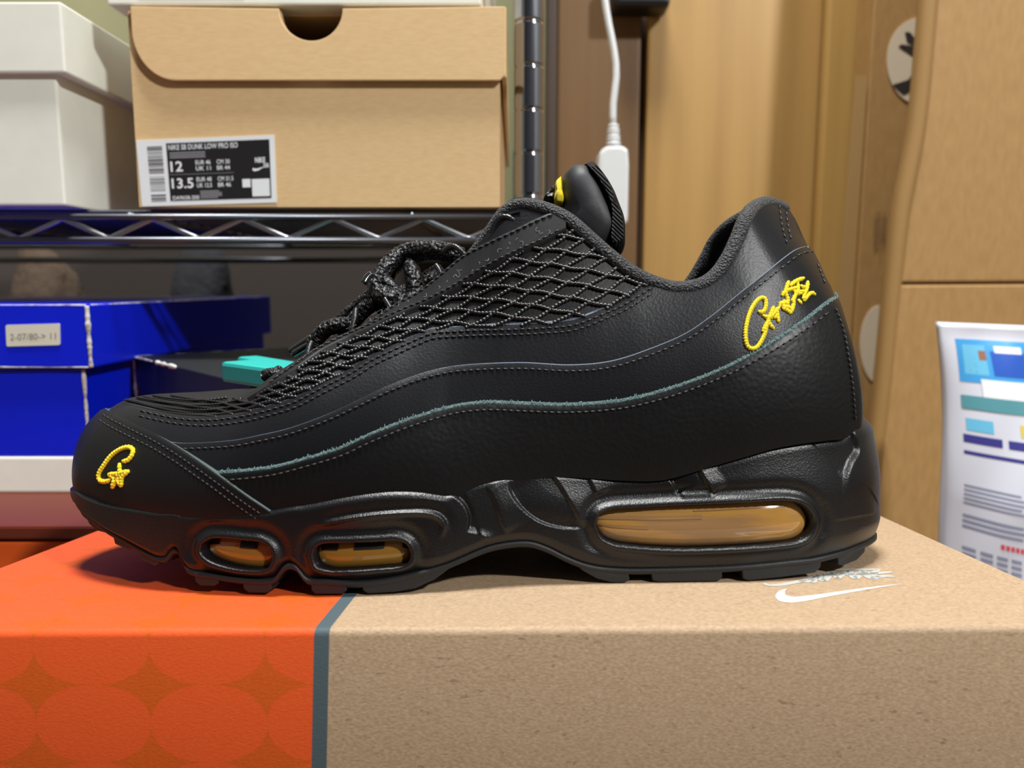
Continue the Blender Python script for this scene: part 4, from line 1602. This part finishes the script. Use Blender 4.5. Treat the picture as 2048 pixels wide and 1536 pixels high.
# ------------------------------------------------------------------ boxes under the rack
OY = .385
zo = float(WPz(60, 1048, 0)[2])
zo = float(WP(60, 1052, OY)[2])
ol = (-.33, OY + .12, 0)
OB = rootw('shoebox', 'orange shoebox with shade painted into its dark lid behind the toe of the sneaker', 'box', ol)
xo1 = float(WP(262, 1050, OY)[0])
put(aabox('lid', -.56, xo1, OY, OY + .235, zo - .0075, zo, mat('orange_carton_shaded', (96, 36, 20), .5), OB, .0015), ol)  # deep shade on the orange lid is painted in as red-brown
put(aabox('tray', -.558, xo1 - .002, OY + .002, OY + .233, 0, zo - .009, M['orange_box'], OB, .0015), ol)

BY = .450
bx = float(WP(171, 780, BY)[0])
bx2 = float(WP(181, 670, BY - .003)[0])
zb0 = zo
zbw, zbl, zbt = float(WP(60, 913, BY)[2]), float(WP(60, 735, BY)[2]), float(WP(60, 608, BY)[2])
bl = (bx - .1, BY + .16, zb0)
BB = rootw('shoebox', 'worn blue shoebox with a small white handwritten sticker and white bottom band', 'box', bl)
put(aabox('tray', bx - .21, bx, BY, BY + .33, zbw, zbl + .01, M['blue_box'], BB, .0012), bl)
put(aabox('bottom_band', bx - .211, bx + .001, BY - .001, BY + .331, zb0, zbw, M['white_box'], BB, .0015), bl)
put(aabox('lid', bx - .213, bx2, BY - .004, BY + .334, zbl, zbt, M['blue_box'], BB, .0012), bl)


def wear(name, p, q, r, n=34):
    P = resample(np.array([p, q], float), n)
    rr = r * (.35 + np.convolve(rng.random(n + 4) ** 2, np.ones(5) / 5, 'valid') * 1.6)
    return tube(name, P, rr, M['worn'], BB, 6)


put(wear('worn_edge', (bx2 - .0007, BY - .0035, zbt - .001), (bx2 - .0007, BY - .0035, zbl + .0005), .0016), bl)
put(wear('worn_edge', (bx - .0006, BY + .0004, zbl - .001), (bx - .0006, BY + .0004, zbw + .018), .0011), bl)
put(wear('worn_edge', (bx - .20, BY - .0036, zbl + .0006), (bx2 - .001, BY - .0036, zbl + .0006), .0006), bl)
put(wear('worn_edge', (bx - .20, BY - .0036, zbt - .0006), (bx2 - .001, BY - .0036, zbt - .0006), .0006), bl)
put(wear('worn_edge', (bx2 - .0006, BY, zbt - .0006), (bx2 - .0006, BY + .30, zbt - .0006), .0008), bl)
SQ = [(11, 650), (119, 647), (120, 690), (13, 693)]
Sm = bilin(SQ, BY, .0046)
so = [Sm(.02, 1), Sm(.98, 1), Sm(1, .95), Sm(1, .06), Sm(.98, 0), Sm(.02, 0), Sm(0, .06), Sm(0, .95)]
STK = mesh_obj('sticker', [np.array(p) - np.array(bl) for p in so] + [np.array(p) + np.array((0, .0008, 0)) - np.array(bl) for p in so],
               [tuple(range(8))] + [(i, i + 8, (i + 1) % 8 + 8, (i + 1) % 8) for i in range(8)], mat('cream_label', (216, 214, 198), .5), BB, smooth=False)
text_quad('handwriting', '2-07/80-> 11', Sm, (.08, .42, .93, .72), mat('pencil', (120, 120, 118), .6), STK, bl, .0002)

# black carton lying askew behind the laces, teal things on it
zk = float(WP(283, 708, .515)[2])
A0 = WPz(272, 712, zk)
A1 = WPz(560, 782, zk)
dv = nrm((A1 - A0)[:2])
pv = np.array([-dv[1], dv[0]])
ln = .19
c0 = A0[:2]
c1 = A0[:2] + dv * ln
c2, c3 = c1 + pv * .16, c0 + pv * .16
kz0 = zk - .062
kl = (float(c0[0]), float(c0[1]), kz0)
KB2 = rootw('carton', 'flat black carton with worn white corners behind the sneaker laces', 'box', kl)
put(bev_box('tray', [(*c, kz0) for c in (c0, c1, c2, c3)] + [(*c, zk - .02) for c in (c0, c1, c2, c3)], M['black_box'], KB2, .0008), kl)
e_ = .0015
ctr = (c0 + c2) / 2
cc = [c + nrm(c - ctr) * e_ for c in (c0, c1, c2, c3)]
put(bev_box('lid', [(*c, zk - .022) for c in cc] + [(*c, zk) for c in cc], M['black_box'], KB2, .0008), kl)


def wear2(p, q, r, n=40):
    P = resample(np.array([p, q], float), n)
    rr = r * (.3 + 1.7 * np.convolve(rng.random(n + 4) ** 2, np.ones(5) / 5, 'valid'))
    return tube('worn_edge', P, rr, M['worn'], KB2, 6)


put(wear2((*cc[0], zk - .0004), (*(cc[0] + .0 * dv), kz0 + .02), .0011), kl)
put(wear2((*cc[0], zk - .0006), (*(cc[0] + dv * .04), zk - .0006), .0007), kl)
put(wear2((*(cc[0] + dv * .05), zk - .0006), (*(cc[0] + dv * .085), zk - .0006), .0013), kl)
put(wear2((*cc[0], zk - .0004), (*(cc[0] + pv * .12), zk - .0004), .0005), kl)
for k, (p, q, w_, hh, an, lb) in enumerate((((474, 754), (552, 766), .016, .010, 0, 'teal plastic stick lying on the black carton, the front one'),
                                          ((496, 734), (580, 750), .012, .008, 0, 'teal plastic stick lying on the black carton, the rear one'))):
    P0, P1 = WPz(*p, zk + .002), WPz(*q, zk + .002)
    d_ = nrm((P1 - P0)[:2])
    n_ = np.array([-d_[1], d_[0]])
    cs_ = [P0[:2] - n_ * w_ / 2, P0[:2] + d_ * .085 - n_ * w_ / 2, P0[:2] + d_ * .085 + n_ * w_ / 2, P0[:2] + n_ * w_ / 2]
    o = bev_box('plastic_stick', [(*c, zk + .0003) for c in cs_] + [(*c, zk + hh) for c in cs_], M['teal'], None, .0018)
    tag(o, lb, 'stick', 'teal sticks on the black carton')

# teal carton seen through the shelf wires
o = aabox('carton', float(WP(690, 440, .66)[0]), float(WP(1000, 440, .66)[0]), .835, 1.0, ZS, ZS + .10, M['teal'], None, .001)
o.location = (0, 0, 0)
tag(o, 'teal carton at the back of the wire shelf seen through its wires', 'box')


# dim bundles in the dark under the rack
def bundle(name, label, cat, px, Y, depth, mt, seed):
    c = np.array([WP(u, v, Y) for u, v in px])
    r_ = np.random.default_rng(seed)
    o2 = resample(np.vstack([c, c[:1]])[:, [0, 2]], 41)[:-1]
    cen = o2.mean(0)
    vs = []
    K = 9
    for k in range(K):
        s = k / (K - 1)
        sc = .55 + .45 * math.sin(math.pi * (.12 + .76 * s))
        jit = 1 + .05 * np.sin(np.arange(40) * .9 + seed + k * .7) + .03 * r_.standard_normal(40)
        P = cen + (o2 - cen) * (sc * jit)[:, None]
        vs += [(p[0], Y - .02 + depth * s, p[1]) for p in P]
    f_ = grid_faces(K, 40, 0, wrap=True)
    f_ += [tuple(range(40))[::-1], tuple((K - 1) * 40 + i for i in range(40))]
    return tag(mesh_obj(name, vs, f_, mt), label, cat)


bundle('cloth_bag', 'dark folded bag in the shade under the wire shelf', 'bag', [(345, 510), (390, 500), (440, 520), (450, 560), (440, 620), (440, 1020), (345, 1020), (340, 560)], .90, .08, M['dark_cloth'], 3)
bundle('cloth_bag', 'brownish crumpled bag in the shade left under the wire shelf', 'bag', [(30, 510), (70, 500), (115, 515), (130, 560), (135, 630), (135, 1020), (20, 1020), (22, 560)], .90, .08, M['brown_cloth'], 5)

# a dark cabinet back panel closes the space under the shelf
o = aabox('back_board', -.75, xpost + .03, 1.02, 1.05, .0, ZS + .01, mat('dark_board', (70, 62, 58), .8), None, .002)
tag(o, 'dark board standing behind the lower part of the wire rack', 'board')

# ------------------------------------------------------------------ power cord with inline plug
CY = .64
cp = np.array([WP(u, v, CY) for u, v in spline([(1203, -60), (1210, 0), (1216, 40), (1226, 90), (1232, 130), (1232, 165), (1227, 200), (1226, 260)], 80)])
cl_ = tuple(WP(1227, 450, CY))
CORD = rootw('power_cable', 'white power cable with inline switch hanging before the wood panels', 'cord', cl_)
cp = np.vstack([[cp[0][0], cp[0][1], 1.3], cp])
put(tube('cable', resample(cp, 90), .0028, M['white_glossy'], CORD, 10), cl_)
sr = np.array([WP(u, v, CY) for u, v in ((1227, 250), (1227, 292))])
srp = resample(sr, 22)
put(tube('strain_relief', srp, np.linspace(.0042, .0056, 22) * (1 + .10 * np.sign(np.sin(np.arange(22) * 1.8))), M['white_glossy'], CORD, 12), cl_)
pl = [(1212, 291), (1244, 290), (1257, 297), (1259, 330), (1257, 442), (1250, 449), (1203, 452), (1196, 446), (1197, 330), (1199, 303)]
w_ = [WP(u, v, CY - .012) for u, v in pl]
put(prism('plug_body', [(p[0], p[2]) for p in w_], xzf(CY - .012), .024, M['white_glossy'], CORD, .003), cl_)
o = aabox('hanging_device', float(WP(1228, 0, .765)[0]), float(WP(1342, 0, .765)[0]), .765, .7995, float(WP(1280, 12, .765)[2]), float(WP(1280, 10, .765)[2]) + .035, M['black'], None, .005)
tag(o, 'black object hanging above the wood panels at the upper frame edge', 'device')

# ------------------------------------------------------------------ cartons on the right
def slab(name, px, Y, th, mt, parent, org, lean=0., bevel=.002):
    """board: front face from a pixel quad (tl, tr, br, bl) at depth Y (lean shifts the top back)"""
    tl, tr, br, bl2 = [WP(u, v, Y) for u, v in px]
    f4 = [bl2, br, tr, tl]
    c = [f4[0], f4[1], f4[1] + np.array((0, th, 0)), f4[0] + np.array((0, th, 0)), f4[3], f4[2], f4[2] + np.array((0, th, 0)), f4[3] + np.array((0, th, 0))]
    return put(bev_box(name, c, mt, parent, bevel), org)


# narrow carton with the oval logo sticker
DY = .72
dl = tuple(WP(1770, 1100, DY))
DB = rootw('carton', 'narrow brown carton with a round logo sticker left of the big carton', 'box', (dl[0], dl[1], 0))
dorg = (dl[0], dl[1], 0)
slab('body', [(1775, -420), (1985, -420), (1900, 1133), (1678, 1133)], DY, .035, M['kraft'], DB, dorg)
slab('tape', [(1712, 150), (1735, 150), (1700, 700), (1668, 700)], DY - .0006, .001, M['tape'], DB, dorg, bevel=0)


def disc_px(cu, cv, ru, rv, Y, tilt=0., n=36):
    return [WP(cu + ru * math.cos(t) + tilt * math.sin(t), cv + rv * math.sin(t), Y) for t in np.linspace(0, 2 * math.pi, n, endpoint=False)]


def sticker(name, pts, mt, parent, org, th=.0008):
    a_ = [np.array(p) - np.array(org) for p in pts]
    n = len(a_)
    b_ = [p + np.array((0, th, 0)) for p in a_]
    return mesh_obj(name, a_ + b_, [tuple(range(n))[::-1]] + [(i, (i + 1) % n, (i + 1) % n + n, i + n) for i in range(n)], mt, parent, smooth=False)


ms_white = mat('logo_white', (206, 192, 168), .5)
ms_black = mat('logo_black', (44, 40, 38), .5)
ST1 = sticker('logo_sticker', disc_px(1842, 122, 68, 88, DY - .001), ms_white, DB, dorg)
Lq = bilin([(1775, 40), (1910, 40), (1905, 210), (1770, 210)], DY, .0014)
for poly in ([(.27, .88), (.10, .76), (.33, .70), (.42, .60), (.42, .72), (.36, .84)], [(.17, .31), (.22, .28), (.60, .34), (.62, .60), (.50, .60), (.44, .45)],
             [(.26, .14), (.34, .14), (.40, .20), (.60, .18), (.60, .29), (.42, .30), (.30, .26)]):
    mesh_obj('printed_letter', [np.array(Lq(*p)) - np.array(dorg) for p in poly], [tuple(range(len(poly)))[::-1]], ms_black, ST1, smooth=False)
ST2 = sticker('logo_sticker', disc_px(1762, 690, 42, 80, DY - .001), ms_white, DB, dorg)
text_quad('small_print', 'MADE IN JAPAN', bilin([(1750, 422), (1775, 422), (1768, 520), (1744, 520)], DY, .0014), (.0, .0, 1., 1.), mat('stamp_brown', (120, 92, 58), .7), DB, dorg)

# the big carton
EY = .660
el2 = tuple(WP(1990, 1200, EY))
eorg = (el2[0], el2[1], 0)
EB = rootw('carton', 'large brown carton standing at the right behind the white pouch', 'box', eorg)
slab('upper_flap', [(1905, -420), (2500, -420), (2480, 561), (1797, 565)], EY, .012, M['kraft'], EB, eorg)
slab('body', [(1797, 570), (2480, 566), (2440, 1184), (1732, 1184)], EY - .001, .03, M['kraft'], EB, eorg)
slab('back_wall', [(1905, -420), (2500, -420), (2480, 575), (1797, 575)], EY + .012, .016, M['kraft'], EB, eorg)
ed = np.array([WP(u, v, EY + .004) for u, v in spline([(1896, -410), (1856, 0), (1831, 260), (1800, 430), (1784, 565), (1765, 760), (1744, 950), (1724, 1180)], 80)])
put(tube('folded_edge', resample(ed, 60), .0077, M['kraft_edge'], EB, 12), eorg)

# ------------------------------------------------------------------ refill pouch
QY = .53
qorg = tuple(WPz(1990, 1200, 0.0))
pq = lambda p, q: WP(1876 + 290 * p + (14 * q + 8 * math.sin(q * 5)) * (1 - p), 644 + 12 * p + (520 + 60 * p) * q, QY)


def pouch_surf(p, q, back=False):
    P = np.array(pq(p, q))
    bul = .022 * (math.sin(math.pi * min(max(p, 0), 1)) ** .7) * (min(max((q - .05) / .6, 0), 1) ** .8)
    cr = .0012 * math.sin(14 * p + 9 * q) * math.sin(5 * q + 3 * p) * min(1, 6 * p * (1 - p) * 4)
    P[1] += (bul + .003) if back else -(bul + cr)
    return P


po = tuple(pouch_surf(.5, 1.0))
PO = rootw('refill_pouch', 'white and blue printed refill pouch standing at the right edge', 'pouch', po)
n, m_ = 40, 50
fr_ = np.array([[pouch_surf(i / (n - 1), j / (m_ - 1)) for j in range(m_)] for i in range(n)])
bk_ = np.array([[pouch_surf(i / (n - 1), j / (m_ - 1), True) for j in range(m_)] for i in range(n)])
vs = list((fr_.reshape(-1, 3) - np.array(po))) + list((bk_.reshape(-1, 3) - np.array(po)))
fs = grid_faces(n, m_, 0, flip=True) + grid_faces(n, m_, n * m_)
b = n * m_
for i in range(n - 1):
    for j in (0, m_ - 1):
        q4 = (i * m_ + j, (i + 1) * m_ + j, b + (i + 1) * m_ + j, b + i * m_ + j)
        fs.append(q4 if j else q4[::-1])
for j in range(m_ - 1):
    for i in (0, n - 1):
        q4 = (i * m_ + j, i * m_ + j + 1, b + i * m_ + j + 1, b + i * m_ + j)
        fs.append(q4[::-1] if i else q4)
mesh_obj('pouch_film', vs, fs, mat('pouch_film', (214, 216, 228), .25, coat=.3), PO)
PM = {k: mat('pouch_' + k, c, .3) for k, c in dict(sky=(70, 160, 222), blue=(46, 92, 190), teal=(90, 150, 160), navy=(64, 62, 138), grey=(140, 146, 172), pale=(236, 238, 240),
                                                   yellow=(222, 196, 74), red=(220, 70, 90), brown=(150, 110, 90), aqua=(110, 190, 226), lilac=(178, 182, 214)).items()}


def patch(name, rects, key, lift=.00025):
    """printed areas that follow the film"""
    vs, fs = [], []
    for p0, q0, p1, q1 in rects:
        nx, ny = max(2, int((p1 - p0) * 30)), max(2, int((q1 - q0) * 40))
        b = len(vs)
        for i in range(nx + 1):
            for j in range(ny + 1):
                P = pouch_surf(p0 + (p1 - p0) * i / nx, q0 + (q1 - q0) * j / ny)
                vs.append(P - np.array((0, lift, 0)) - np.array(po))
        fs += grid_faces(nx + 1, ny + 1, b, flip=True)
    return mesh_obj(name, vs, fs, PM[key], PO)


patch('printed_picture', [(.10, .06, .97, .22)], 'sky')
patch('printed_picture', [(.14, .08, .30, .19)], 'aqua', .0003)
patch('printed_picture', [(.33, .10, .56, .19)], 'blue', .00035)
patch('printed_picture', [(.36, .08, .54, .105)], 'pale', .0004)
patch('printed_picture', [(.25, .10, .30, .135)], 'brown', .0004)
patch('printed_picture', [(.24, .205, .97, .285)], 'pale', .0004)
patch('printed_band', [(.10, .27, .95, .32)], 'teal', .00045)
patch('printed_icon', [(.12, .355, .28, .40)], 'aqua')
patch('printed_icon', [(.46, .355, .56, .40)], 'yellow')
patch('printed_icon', [(.66, .365, .76, .40)], 'brown')
patch('printed_band', [(.10, .415, .33, .445), (.37, .415, .62, .445), (.66, .415, .92, .445)], 'navy')
patch('printed_band', [(.10, .475, .60, .488)], 'navy')
patch('printed_spout', [(.48, .50, .62, .70)], 'lilac')
patch('printed_line', [(.10 + .0 * k, .60 + .016 * k, .42 + .02 * (k % 3), .607 + .016 * k) for k in range(5)], 'grey')
patch('printed_line', [(.10, .71 + .02 * k, .44 + .05 * (k % 2), .72 + .02 * k) for k in range(3)], 'grey')
patch('printed_line', [(.10 + .09 * i, .83 + .022 * k, .165 + .09 * i, .842 + .022 * k) for k in range(7) for i in range(9)], 'grey')
rects = [(.30 + .032 * i, .785, .322 + .032 * i, .803) for i in range(6)] + [(.54 + .032 * i, .785, .562 + .032 * i, .803) for i in range(9)]
patch('printed_warning', rects, 'red')
